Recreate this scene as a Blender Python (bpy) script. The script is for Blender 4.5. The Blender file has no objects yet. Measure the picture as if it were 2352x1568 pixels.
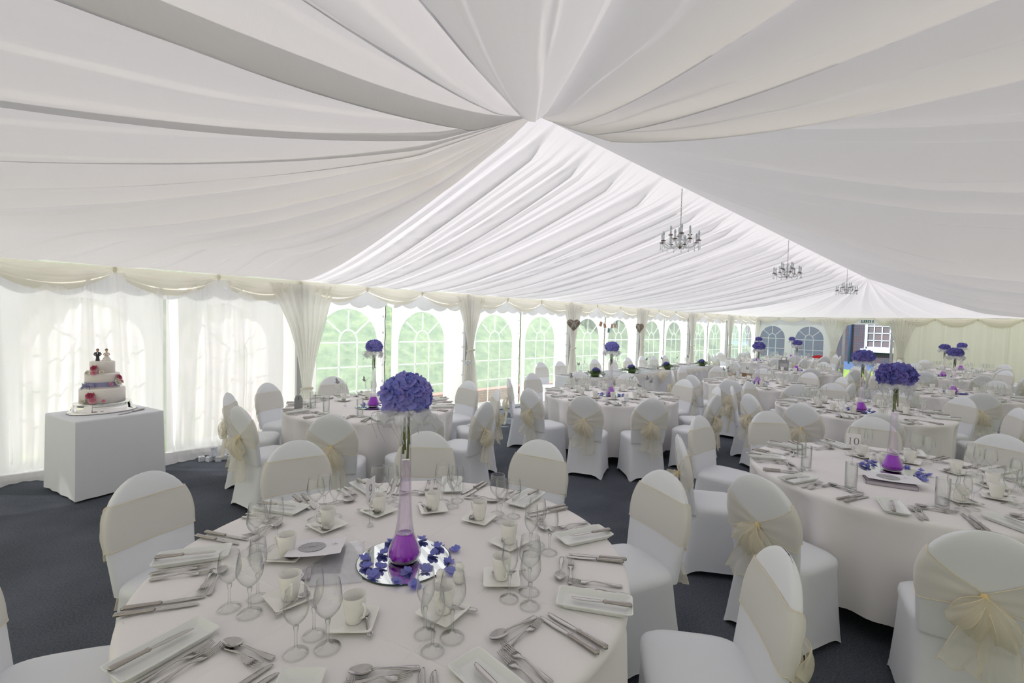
import bpy, math, random
from mathutils import Vector, Matrix, noise
random.seed(7)
PI = math.pi
SC = bpy.context.scene
COL = SC.collection
# ------------------------------------------------------------------ materials
def newmat(name):
    m = bpy.data.materials.new(name); m.use_nodes = True
    nt = m.node_tree
    for n in list(nt.nodes): nt.nodes.remove(n)
    out = nt.nodes.new('ShaderNodeOutputMaterial')
    return m, nt, out
def N(nt, t, **kw):
    n = nt.nodes.new(t)
    for k, v in kw.items():
        if k in n.inputs: n.inputs[k].default_value = v
        else: setattr(n, k, v)
    return n
def L(nt, a, b): nt.links.new(a, b)
def c4(c): return (c[0], c[1], c[2], 1.0)
def coords(nt, scale=(1, 1, 1)):
    tc = N(nt, 'ShaderNodeTexCoord'); mp = N(nt, 'ShaderNodeMapping'); mp.inputs['Scale'].default_value = scale
    L(nt, tc.outputs['Object'], mp.inputs['Vector']); return mp.outputs['Vector']
def simple(name, col, rough=.5, metal=0., var=.06, vscale=6., bump=0., bscale=60., sheen=0., spec=.5, stretch=(1, 1, 1), vary=None):
    m, nt, out = newmat(name)
    b = N(nt, 'ShaderNodeBsdfPrincipled'); b.inputs['Roughness'].default_value = rough; b.inputs['Metallic'].default_value = metal
    b.inputs['Specular IOR Level'].default_value = spec
    if sheen: b.inputs['Sheen Weight'].default_value = sheen
    v = coords(nt, stretch)
    nz = N(nt, 'ShaderNodeTexNoise'); nz.inputs['Scale'].default_value = vscale; nz.inputs['Detail'].default_value = 3
    L(nt, v, nz.inputs['Vector'])
    mx = N(nt, 'ShaderNodeMix', data_type='RGBA')
    c2 = vary if vary else tuple(max(0, x * (1 - 2 * var)) for x in col)
    mx.inputs[6].default_value = c4(c2); mx.inputs[7].default_value = c4(col)
    L(nt, nz.outputs['Fac'], mx.inputs[0]); L(nt, mx.outputs[2], b.inputs['Base Color'])
    if bump:
        n2 = N(nt, 'ShaderNodeTexNoise'); n2.inputs['Scale'].default_value = bscale; n2.inputs['Detail'].default_value = 4
        L(nt, v, n2.inputs['Vector'])
        bp = N(nt, 'ShaderNodeBump'); bp.inputs['Strength'].default_value = bump; bp.inputs['Distance'].default_value = .01
        L(nt, n2.outputs['Fac'], bp.inputs['Height']); L(nt, bp.outputs['Normal'], b.inputs['Normal'])
    L(nt, b.outputs[0], out.inputs[0]); return m
def fabric(name, col, transl, transp=0., var=.04, vscale=3., tcol=None, stretch=(1, 1, 1), bump=0., bscale=8.):
    """diffuse + translucent (+ see-through) cloth"""
    m, nt, out = newmat(name)
    v = coords(nt, stretch)
    nz = N(nt, 'ShaderNodeTexNoise'); nz.inputs['Scale'].default_value = vscale; nz.inputs['Detail'].default_value = 4
    L(nt, v, nz.inputs['Vector'])
    mx = N(nt, 'ShaderNodeMix', data_type='RGBA')
    mx.inputs[6].default_value = c4(tuple(x * (1 - 2 * var) for x in col)); mx.inputs[7].default_value = c4(col)
    L(nt, nz.outputs['Fac'], mx.inputs[0])
    d = N(nt, 'ShaderNodeBsdfDiffuse'); t = N(nt, 'ShaderNodeBsdfTranslucent'); t.inputs[0].default_value = c4(tcol or col)
    L(nt, mx.outputs[2], d.inputs[0])
    if bump:
        n2 = N(nt, 'ShaderNodeTexNoise'); n2.inputs['Scale'].default_value = bscale; n2.inputs['Detail'].default_value = 3
        L(nt, v, n2.inputs['Vector'])
        bp = N(nt, 'ShaderNodeBump'); bp.inputs['Strength'].default_value = bump; bp.inputs['Distance'].default_value = .02
        L(nt, n2.outputs['Fac'], bp.inputs['Height']); L(nt, bp.outputs['Normal'], d.inputs['Normal'])
    s = N(nt, 'ShaderNodeMixShader'); s.inputs[0].default_value = transl
    L(nt, d.outputs[0], s.inputs[1]); L(nt, t.outputs[0], s.inputs[2]); last = s
    if transp:
        tp = N(nt, 'ShaderNodeBsdfTransparent'); s2 = N(nt, 'ShaderNodeMixShader'); s2.inputs[0].default_value = transp
        L(nt, s.outputs[0], s2.inputs[1]); L(nt, tp.outputs[0], s2.inputs[2]); last = s2
    L(nt, last.outputs[0], out.inputs[0]); return m
def glassy(name, center, edge, gloss=.9, haze=0., hazecol=(.9, .92, .92), blend=.35, rough=.02):
    """thin clear sheet: see-through face on, darker and shinier towards the edges"""
    m, nt, out = newmat(name)
    lw = N(nt, 'ShaderNodeLayerWeight'); lw.inputs['Blend'].default_value = .5
    pe = N(nt, 'ShaderNodeMath', operation='POWER'); pe.inputs[1].default_value = 1. / blend; L(nt, lw.outputs['Facing'], pe.inputs[0])
    mx = N(nt, 'ShaderNodeMix', data_type='RGBA'); mx.inputs[6].default_value = c4(center); mx.inputs[7].default_value = c4(edge)
    L(nt, pe.outputs[0], mx.inputs[0])
    tp = N(nt, 'ShaderNodeBsdfTransparent'); L(nt, mx.outputs[2], tp.inputs[0])
    g = N(nt, 'ShaderNodeBsdfGlossy'); g.inputs['Roughness'].default_value = rough; g.inputs[0].default_value = (gloss, gloss, gloss, 1)
    l2 = N(nt, 'ShaderNodeLayerWeight'); l2.inputs['Blend'].default_value = .5
    pw = N(nt, 'ShaderNodeMath', operation='POWER'); pw.inputs[1].default_value = 2.6; L(nt, l2.outputs['Facing'], pw.inputs[0])
    fr = N(nt, 'ShaderNodeMath', operation='MULTIPLY_ADD'); fr.inputs[1].default_value = .9; fr.inputs[2].default_value = .06; L(nt, pw.outputs[0], fr.inputs[0])
    s = N(nt, 'ShaderNodeMixShader'); L(nt, fr.outputs[0], s.inputs[0]); L(nt, tp.outputs[0], s.inputs[1]); L(nt, g.outputs[0], s.inputs[2])
    last = s
    if haze:
        d = N(nt, 'ShaderNodeBsdfDiffuse'); d.inputs[0].default_value = c4(hazecol)
        t = N(nt, 'ShaderNodeBsdfTranslucent'); t.inputs[0].default_value = c4(hazecol)
        nz = N(nt, 'ShaderNodeTexNoise'); nz.inputs['Scale'].default_value = 5.; L(nt, coords(nt, (3, 3, .6)), nz.inputs['Vector'])
        mr = N(nt, 'ShaderNodeMapRange'); mr.inputs['From Min'].default_value = .3; mr.inputs['From Max'].default_value = .75
        mr.inputs['To Min'].default_value = haze * .75; mr.inputs['To Max'].default_value = haze * 1.3
        L(nt, nz.outputs['Fac'], mr.inputs['Value'])
        s2 = N(nt, 'ShaderNodeMixShader'); s2.inputs[0].default_value = .5; L(nt, d.outputs[0], s2.inputs[1]); L(nt, t.outputs[0], s2.inputs[2])
        s3 = N(nt, 'ShaderNodeMixShader'); L(nt, mr.outputs[0], s3.inputs[0]); L(nt, s.outputs[0], s3.inputs[1]); L(nt, s2.outputs[0], s3.inputs[2])
        last = s3
    L(nt, last.outputs[0], out.inputs[0]); return m
def petals(name, a, b, edge):
    m, nt, out = newmat(name)
    g = N(nt, 'ShaderNodeNewGeometry'); mx = N(nt, 'ShaderNodeMix', data_type='RGBA')
    mx.inputs[6].default_value = c4(a); mx.inputs[7].default_value = c4(b)
    nz = N(nt, 'ShaderNodeTexNoise'); nz.inputs['Scale'].default_value = 9.; L(nt, coords(nt), nz.inputs['Vector'])
    ad = N(nt, 'ShaderNodeMath', operation='ADD'); ad.use_clamp = True
    mu = N(nt, 'ShaderNodeMath', operation='MULTIPLY'); mu.inputs[1].default_value = .5
    L(nt, g.outputs['Random Per Island'], mu.inputs[0]); L(nt, mu.outputs[0], ad.inputs[0])
    m2 = N(nt, 'ShaderNodeMapRange'); m2.inputs['From Min'].default_value = .35; m2.inputs['From Max'].default_value = .65; m2.inputs['To Max'].default_value = .5
    L(nt, nz.outputs['Fac'], m2.inputs[0]); L(nt, m2.outputs[0], ad.inputs[1]); L(nt, ad.outputs[0], mx.inputs[0])
    p = N(nt, 'ShaderNodeBsdfPrincipled'); p.inputs['Roughness'].default_value = .55; L(nt, mx.outputs[2], p.inputs['Base Color'])
    t = N(nt, 'ShaderNodeBsdfTranslucent'); t.inputs[0].default_value = c4(edge)
    s = N(nt, 'ShaderNodeMixShader'); s.inputs[0].default_value = .25; L(nt, p.outputs[0], s.inputs[1]); L(nt, t.outputs[0], s.inputs[2])
    L(nt, s.outputs[0], out.inputs[0]); return m
def brickmat(name, c1, c2, mortar, scale):
    m, nt, out = newmat(name)
    tc = N(nt, 'ShaderNodeTexCoord'); sx = N(nt, 'ShaderNodeSeparateXYZ'); cx = N(nt, 'ShaderNodeCombineXYZ')
    L(nt, tc.outputs['Object'], sx.inputs[0])
    ad = N(nt, 'ShaderNodeMath', operation='ADD'); L(nt, sx.outputs[0], ad.inputs[0]); L(nt, sx.outputs[1], ad.inputs[1])
    L(nt, ad.outputs[0], cx.inputs[0]); L(nt, sx.outputs[2], cx.inputs[1])
    br = N(nt, 'ShaderNodeTexBrick'); br.inputs['Color1'].default_value = c4(c1); br.inputs['Color2'].default_value = c4(c2); br.inputs['Mortar'].default_value = c4(mortar)
    br.inputs['Scale'].default_value = scale; br.inputs['Mortar Size'].default_value = .014; br.inputs['Bias'].default_value = -.1
    br.inputs['Brick Width'].default_value = .5; br.inputs['Row Height'].default_value = .17
    L(nt, cx.outputs[0], br.inputs['Vector'])
    b = N(nt, 'ShaderNodeBsdfPrincipled'); b.inputs['Roughness'].default_value = .85; L(nt, br.outputs[0], b.inputs['Base Color'])
    L(nt, b.outputs[0], out.inputs[0]); return m
def grassmat(name, a, b, sc=2.2):
    m, nt, out = newmat(name); v = coords(nt)
    n1 = N(nt, 'ShaderNodeTexNoise'); n1.inputs['Scale'].default_value = sc; n1.inputs['Detail'].default_value = 12; n1.inputs['Roughness'].default_value = .75; L(nt, v, n1.inputs['Vector'])
    mr = N(nt, 'ShaderNodeMapRange'); mr.inputs['From Min'].default_value = .38; mr.inputs['From Max'].default_value = .64; L(nt, n1.outputs['Fac'], mr.inputs[0])
    mx = N(nt, 'ShaderNodeMix', data_type='RGBA'); mx.inputs[6].default_value = c4(a); mx.inputs[7].default_value = c4(b); L(nt, mr.outputs[0], mx.inputs[0])
    d = N(nt, 'ShaderNodeBsdfDiffuse'); L(nt, mx.outputs[2], d.inputs[0])
    bp = N(nt, 'ShaderNodeBump'); bp.inputs['Strength'].default_value = .8; bp.inputs['Distance'].default_value = .05; L(nt, n1.outputs['Fac'], bp.inputs['Height']); L(nt, bp.outputs[0], d.inputs['Normal'])
    L(nt, d.outputs[0], out.inputs[0]); return m
M = {}
M['chair'] = simple('white_spandex', (.80, .825, .868), .55, var=.02, sheen=.25, spec=.3, bump=.05, bscale=25)
M['band'] = fabric('cream_organza_band', (.93, .90, .82), .32, .40, vscale=40, stretch=(1, 1, 6))
M['bow'] = fabric('cream_organza_bow', (1., .955, .81), .5, .55, vscale=30)
M['piping'] = simple('cream_piping', (.88, .76, .52), .5)
M['knot'] = simple('gold_organza_knot', (.86, .66, .30), .5)
M['cloth'] = simple('white_table_linen', (.87, .845, .84), .75, var=.015, vscale=2, bump=.12, bscale=3.5, spec=.2)
M['cakecloth'] = simple('white_box_cloth', (.80, .82, .88), .75, var=.015, bump=.1, bscale=3, spec=.2)
M['skirt'] = simple('white_table_skirt', (.80, .81, .85), .75, var=.02, bump=.06, bscale=4, spec=.2)
M['porcelain'] = simple('cream_porcelain', (.88, .87, .83), .18, var=.01, spec=.5)
M['plate'] = simple('white_porcelain', (.78, .80, .775), .15, var=.01, spec=.5)
M['steel'] = simple('stainless_steel', (.50, .485, .47), .2, 1., var=.05, vscale=20)
M['steelhandle'] = simple('stainless_handle', (.42, .39, .365), .26, 1., var=.1, vscale=40)
M['silver'] = simple('polished_silver', (.86, .86, .84), .14, 1., var=.04)
M['glass'] = glassy('clear_glass', (.985, .99, .987), (.26, .30, .28), blend=.38)
M['crystal'] = glassy('cut_crystal', (.92, .93, .94), (.66, .67, .69), blend=.3, gloss=1., haze=.45, hazecol=(.9, .91, .93))
M['pvc'] = glassy('clear_pvc_pane', (.88, .97, .93), (.8, .85, .85), haze=.20, hazecol=(.88, .95, .92), blend=.1, rough=.1)
M['pvcend'] = glassy('clear_pvc_end_pane', (.70, .88, 1.), (.7, .8, .85), haze=.10, hazecol=(.75, .88, .95), blend=.1, rough=.1)
M['pvcglare'] = glassy('pvc_pane_painted_glare', (.95, .98, .97), (.85, .9, .9), haze=.60, hazecol=(.92, .86, .93), blend=.1, rough=.1)  # same clear panes, hazed white to imitate glare behind the sheers
M['wallpvc'] = fabric('white_pvc_wall', (.86, .87, .89), .36)
M['bar'] = fabric('white_glazing_bar', (.93, .94, .95), .45)
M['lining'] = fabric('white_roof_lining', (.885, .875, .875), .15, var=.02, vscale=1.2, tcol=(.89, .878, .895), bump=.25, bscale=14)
M['lining2'] = fabric('white_roof_lining_near_painted_shade', (.85, .83, .805), .08, var=.025, vscale=1.2, tcol=(.885, .872, .876), bump=.3, bscale=10)  # duller copy of the lining; the near end's dimness is put into it
M['lining3'] = fabric('white_roof_lining_right_painted_shade', (.855, .845, .84), .08, var=.02, vscale=1.2, tcol=(.885, .872, .876), bump=.25, bscale=12)  # same lining toned down; shade of the right slope is in its colour
M['valance'] = fabric('cream_valance', (.93, .905, .82), .5, var=.02, tcol=(.97, .94, .82))
M['pelmet'] = fabric('white_scalloped_pelmet', (.86, .87, .90), .35)
M['sheer'] = fabric('cream_sheer_curtain', (.93, .92, .92), .40, .32, var=.02, vscale=2, tcol=(.94, .92, .92), stretch=(4, 4, .3))
M['legcurt'] = fabric('ivory_leg_curtain', (.93, .92, .88), .58, .08, var=.02, tcol=(.97, .965, .91))
M['pleat'] = fabric('cream_pleated_lining', (.86, .845, .73), .25, var=.03, tcol=(.9, .88, .7))
M['alu'] = simple('grey_aluminium', (.55, .56, .57), .4, .8, var=.05)
M['dark'] = simple('dark_metal', (.03, .03, .033), .5, .3)
M['wood'] = simple('table_plywood', (.35, .25, .15), .6, stretch=(8, 1, 1))
M['hyd'] = petals('hydrangea_petals', (.16, .22, .66), (.42, .34, .76), (.3, .32, .9))
M['hyd2'] = petals('hydrangea_petals_deep', (.11, .14, .50), (.24, .19, .56), (.2, .19, .62))
M['stem'] = simple('flower_stem_green', (.08, .13, .02), .5, vary=(.15, .17, .04))
M['leaf'] = simple('dark_green_leaf', (.05, .12, .02), .45, vary=(.13, .22, .05), vscale=18)
M['gel'] = simple('purple_water_gel', (.27, .0, .54), .15, vary=(.46, .0, .80), vscale=30, spec=.25)
M['tint'] = glassy('lilac_water', (.955, .905, .975), (.78, .64, .86), blend=.25)
M['vase'] = glassy('vase_glass', (.975, .97, .985), (.60, .55, .66), blend=.3)
M['ruffle'] = fabric('white_organza_ruffle', (.85, .86, .88), .35, .62)
M['wire'] = simple('silver_wire', (.55, .55, .56), .35, .7)
M['mirror'] = simple('mirror_glass', (.86, .92, .90), .015, 1., var=.0)
M['edge'] = simple('dark_glass_edge', (.02, .05, .04), .2)
M['card'] = simple('white_card', (.84, .83, .87), .7, var=.01)
M['paper'] = simple('white_paper', (.83, .82, .87), .75, var=.015)
M['ink'] = simple('grey_ink', (.16, .16, .17), .6)
M['greyink'] = simple('pale_grey_print', (.50, .50, .52), .7)
M['lineink'] = simple('mid_grey_print', (.22, .22, .23), .7)
M['sleeve'] = glassy('clear_plastic_sleeve', (.95, .95, .97), (.75, .75, .8), haze=.22, blend=.3)
M['greycard'] = simple('grey_card', (.30, .31, .32), .6)
M['lilaccard'] = simple('lilac_card', (.50, .45, .52), .6)
M['butterfly'] = simple('grey_paper_butterfly', (.42, .43, .43), .6, var=.2, vscale=40)
M['icing'] = simple('ivory_icing', (.86, .81, .77), .45, var=.01)
M['ribbon'] = simple('lavender_ribbon', (.24, .23, .42), .4, vary=(.30, .29, .50))
M['rosered'] = simple('burgundy_sugar_rose', (.42, .05, .12), .5, vary=(.55, .10, .18))
M['rosepink'] = simple('pink_sugar_rose', (.72, .25, .36), .5, vary=(.80, .40, .48))
M['rosewhite'] = simple('cream_sugar_rose', (.85, .80, .68), .5)
M['skin'] = simple('figurine_skin', (.72, .45, .36), .5)
M['suit'] = simple('figurine_suit', (.03, .035, .045), .5)
M['gown'] = simple('figurine_gown', (.82, .78, .72), .5)
M['hair'] = simple('figurine_hair', (.09, .045, .025), .5)
M['bulb'] = fabric('frosted_bulb', (.72, .78, .81), .35)
M['candle'] = fabric('white_candle_sleeve', (.9, .91, .93), .45)
M['bronze'] = simple('dark_bronze', (.16, .11, .09), .35, .8)
M['chain'] = simple('bronze_chain', (.22, .17, .13), .35, .9)
M['wicker'] = simple('brown_wicker', (.13, .10, .08), .7, vary=(.34, .28, .22), vscale=60, bump=.6, bscale=90)
M['whitemetal'] = simple('white_painted_metal', (.84, .86, .88), .4)
M['box'] = simple('white_favour_box', (.62, .66, .74), .6, vary=(.86, .88, .92), vscale=40)
M['cardboard'] = simple('brown_cardboard', (.36, .22, .12), .8, vary=(.28, .16, .085))
M['red'] = simple('red_upholstery', (.62, .012, .02), .55)
M['brick'] = brickmat('dark_brick', (.018, .024, .042), (.055, .020, .020), (.06, .08, .13), 3.2)
M['redbrick'] = brickmat('low_red_brick', (.42, .14, .10), (.35, .12, .10), (.45, .35, .30), 3.)
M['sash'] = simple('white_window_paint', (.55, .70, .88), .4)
M['winglass'] = simple('dark_window_glass', (.06, .075, .09), .08, vary=(.14, .10, .11), vscale=2)
M['plinth'] = simple('blue_plinth', (.05, .10, .25), .6)
M['grass'] = grassmat('sunlit_grass', (.08, .15, .03), (.22, .31, .09), 3.5)
M['bank'] = grassmat('grass_bank', (.13, .21, .13), (.29, .36, .21), 3.2)
M['shade'] = grassmat('shaded_bank', (.02, .085, .05), (.07, .17, .10), 2.)  # shade on the bank put into a dark green, for the added masses
M['carpet'] = None
def carpet():
    m, nt, out = newmat('slate_carpet'); v = coords(nt)
    n1 = N(nt, 'ShaderNodeTexNoise'); n1.inputs['Scale'].default_value = 90; n1.inputs['Detail'].default_value = 4; L(nt, v, n1.inputs['Vector'])
    n2 = N(nt, 'ShaderNodeTexNoise'); n2.inputs['Scale'].default_value = 1.3; n2.inputs['Detail'].default_value = 3; L(nt, v, n2.inputs['Vector'])
    ad = N(nt, 'ShaderNodeMath', operation='ADD'); L(nt, n1.outputs['Fac'], ad.inputs[0]); L(nt, n2.outputs['Fac'], ad.inputs[1])
    mr = N(nt, 'ShaderNodeMapRange'); mr.inputs['From Min'].default_value = .75; mr.inputs['From Max'].default_value = 1.3; L(nt, ad.outputs[0], mr.inputs[0])
    mx = N(nt, 'ShaderNodeMix', data_type='RGBA'); mx.inputs[6].default_value = (.047, .054, .068, 1); mx.inputs[7].default_value = (.112, .124, .152, 1); L(nt, mr.outputs[0], mx.inputs[0])
    d = N(nt, 'ShaderNodeBsdfPrincipled'); d.inputs['Roughness'].default_value = .95; d.inputs['Specular IOR Level'].default_value = .15; L(nt, mx.outputs[2], d.inputs['Base Color'])
    bp = N(nt, 'ShaderNodeBump'); bp.inputs['Strength'].default_value = .5; bp.inputs['Distance'].default_value = .01; L(nt, n1.outputs['Fac'], bp.inputs['Height']); L(nt, bp.outputs[0], d.inputs['Normal'])
    L(nt, d.outputs[0], out.inputs[0]); return m
M['carpet'] = carpet()
# ------------------------------------------------------------------ mesh helpers
class G:
    """collects geometry for ONE mesh"""
    def __init__(s): s.v = []; s.f = []
    def add(s, vs, fs):
        b = len(s.v); s.v += [tuple(p) for p in vs]; s.f += [tuple(b + i for i in f) for f in fs]; return s
    def box(s, c, d, rot=None, bev=0):
        x, y, z = d[0] / 2, d[1] / 2, d[2] / 2
        vs = [Vector((i * x, j * y, k * z)) for i in (-1, 1) for j in (-1, 1) for k in (-1, 1)]
        if rot: vs = [rot @ p for p in vs]
        vs = [p + Vector(c) for p in vs]
        return s.add(vs, [(0, 1, 3, 2), (4, 6, 7, 5), (0, 4, 5, 1), (2, 3, 7, 6), (0, 2, 6, 4), (1, 5, 7, 3)])
    def surf(s, fn, nu, nv, closeu=False):
        vs = []; fs = []
        m = nu if closeu else nu + 1
        for j in range(nv + 1):
            for i in range(m): vs.append(fn(i / nu, j / nv))
        for j in range(nv):
            for i in range(nu):
                a = j * m + i; b = j * m + (i + 1) % m
                fs.append((a, b, b + m, a + m))
        return s.add(vs, fs)
    def lathe(s, prof, n=24, c=(0, 0, 0), capb=False, capt=False, sx=1., sy=1.):
        vs = []; fs = []; k = len(prof)
        for r, z in prof:
            for i in range(n):
                a = 2 * PI * i / n; vs.append((c[0] + sx * r * math.cos(a), c[1] + sy * r * math.sin(a), c[2] + z))
        for j in range(k - 1):
            for i in range(n):
                a = j * n + i; b = j * n + (i + 1) % n; fs.append((a, b, b + n, a + n))
        if capb: fs.append(tuple(range(n - 1, -1, -1)))
        if capt: fs.append(tuple((k - 1) * n + i for i in range(n)))
        return s.add(vs, fs)
    def tube(s, pts, r, n=6, cap=True):
        pts = [Vector(p) for p in pts]; vs = []; fs = []; k = len(pts)
        rr = r if isinstance(r, (list, tuple)) else [r] * k
        up = Vector((0, 0, 1)); prev = None
        for j, p in enumerate(pts):
            t = (pts[min(j + 1, k - 1)] - pts[max(j - 1, 0)])
            if t.length < 1e-9: t = Vector((0, 0, 1))
            t.normalize()
            if prev is None:
                a = t.cross(up if abs(t.z) < .9 else Vector((1, 0, 0))).normalized()
            else:
                a = prev - t * prev.dot(t)
                a = a.normalized() if a.length > 1e-6 else t.cross(Vector((1, 0, 0))).normalized()
            prev = a; b = t.cross(a)
            for i in range(n):
                q = 2 * PI * i / n; vs.append(p + (a * math.cos(q) + b * math.sin(q)) * rr[j])
        for j in range(k - 1):
            for i in range(n):
                a = j * n + i; b = j * n + (i + 1) % n; fs.append((a, b, b + n, a + n))
        if cap: fs += [tuple(range(n - 1, -1, -1)), tuple((k - 1) * n + i for i in range(n))]
        return s.add(vs, fs)
    def ball(s, c, r, n=10, m=7, sc=(1, 1, 1)):
        pr = [(max(1e-4, math.sin(PI * j / m)), -math.cos(PI * j / m)) for j in range(m + 1)]
        vs = []; fs = []
        for q, z in pr:
            for i in range(n):
                a = 2 * PI * i / n; vs.append((c[0] + r * sc[0] * q * math.cos(a), c[1] + r * sc[1] * q * math.sin(a), c[2] + r * sc[2] * z))
        for j in range(m):
            for i in range(n):
                a = j * n + i; b = j * n + (i + 1) % n; fs.append((a, b, b + n, a + n))
        return s.add(vs, fs)
    def loft(s, secs, n=8):
        """sections (y, half width, centre z, half thickness[, centre x])"""
        vs = []; fs = []; k = len(secs)
        for q in secs:
            x0 = q[4] if len(q) > 4 else 0
            for i in range(n):
                a = 2 * PI * (i + .5) / n; ca, sa = math.cos(a), math.sin(a)
                vs.append((x0 + q[1] * math.copysign(abs(ca) ** .7, ca), q[0], q[2] + q[3] * math.copysign(abs(sa) ** .7, sa)))
        for j in range(k - 1):
            for i in range(n):
                a = j * n + i; b = j * n + (i + 1) % n; fs.append((a, b, b + n, a + n))
        fs += [tuple(range(n - 1, -1, -1)), tuple((k - 1) * n + i for i in range(n))]
        return s.add(vs, fs)
    def xf(s, mat, start=0):
        s.v = s.v[:start] + [tuple(mat @ Vector(p)) for p in s.v[start:]]; return s
    def mesh(s, name, mat, smooth=True):
        me = bpy.data.meshes.new(name); me.from_pydata(s.v, [], s.f); me.validate()
        if smooth: me.polygons.foreach_set('use_smooth', [True] * len(me.polygons))
        me.materials.append(mat if not isinstance(mat, str) else M[mat]); me.update(); return me
def sharp(me, ang=40):
    try: me.set_sharp_from_angle(angle=math.radians(ang))
    except Exception: pass
    return me
# ------------------------------------------------------------------ scene helpers
LABELS = {}
def link(name, data, parent=None, loc=(0, 0, 0), rot=(0, 0, 0), scl=(1, 1, 1)):
    o = bpy.data.objects.new(name, data); COL.objects.link(o)
    o.location = loc; o.rotation_euler = rot; o.scale = scl
    if parent is not None: o.parent = parent
    return o
def tag(o, label, cat, group=None, kind=None):
    o['label'] = label; o['category'] = cat
    if group: o['group'] = group
    if kind: o['kind'] = kind
    LABELS.setdefault(label, []).append(o.name); return o
def struct(name, data, parent=None, **kw):
    o = link(name, data, parent, **kw)
    if parent is None: o['kind'] = 'structure'
    return o
def kit(name, parts, label, cat, loc=(0, 0, 0), rz=0., group=None, scl=1., rot=None):
    """instance a thing: one entry = a single mesh object, several = an Empty with parts; part = (name, mesh[, sub-parts[, loc, rot]])"""
    sc = scl if isinstance(scl, tuple) else (scl, scl, scl)
    rt = rot or (0, 0, rz)
    if len(parts) == 1 and not (len(parts[0]) > 2 and parts[0][2]):
        o = link(name, parts[0][1], None, loc, rt, sc)
    else:
        o = link(name, None, None, loc, rt, sc); o.empty_display_size = .05
        for p in parts: addpart(o, p)
    return tag(o, label, cat, group)
def addpart(o, p):
    q = link(p[0], p[1], o, p[3] if len(p) > 3 else (0, 0, 0), p[4] if len(p) > 4 else (0, 0, 0))
    if len(p) > 5 and p[5]: q['label'] = p[5]
    if len(p) > 2 and p[2]:
        for s in p[2]: addpart(q, s)
    return q
# ------------------------------------------------------------------ camera frame (x along the long wall, y=0 at that wall, room at y<0)
F = 1075.; HCAM = 1.721; ROLL = .0256; PITCH = math.atan((784 - 742.5) / F)
CAM = Vector((-5.5687, -6.9141, HCAM))
RX = Vector((.72159, -.69232, 0)); FW0 = Vector((.69232, .72159, 0))
FW = FW0 * math.cos(PITCH) + Vector((0, 0, -math.sin(PITCH)))
DN = -FW0 * math.sin(PITCH) + Vector((0, 0, -math.cos(PITCH)))
IX = RX * math.cos(ROLL) - DN * math.sin(ROLL); IY = RX * math.sin(ROLL) + DN * math.cos(ROLL)
cam = bpy.data.cameras.new('camera'); cam.sensor_width = 36; cam.lens = F / 2352 * 36; cam.clip_start = .05; cam.clip_end = 200
co = bpy.data.objects.new('camera', cam); COL.objects.link(co)
mw = Matrix.Identity(4)
for i in range(3):
    mw[i][0] = IX[i]; mw[i][1] = -IY[i]; mw[i][2] = -FW[i]; mw[i][3] = CAM[i]
co.matrix_world = mw; SC.camera = co
def seen(p, mx=40, my=40):
    """is a point roughly inside the photographed view? (only to leave out what lies outside the photo)"""
    q = Vector(p) - CAM; z = q.dot(FW)
    if z < .2: return False
    u = 1176 + F * q.dot(IX) / z; v = 784 + F * q.dot(IY) / z
    return -mx < u < 2352 + mx and -my < v < 1568 + my
HOURS = ['twelve', 'one', 'two', 'three', 'four', 'five', 'six', 'seven', 'eight', 'nine', 'ten', 'eleven']
def hour(tc, ang):
    """clock hour of a direction round a table as the photo shows it (six = towards the viewer)"""
    to = math.atan2(CAM.y - tc[1], CAM.x - tc[0])
    d = (to - ang) % (2 * PI)           # clockwise from six
    return HOURS[int(round(6 + d / (PI / 6))) % 12]
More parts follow.
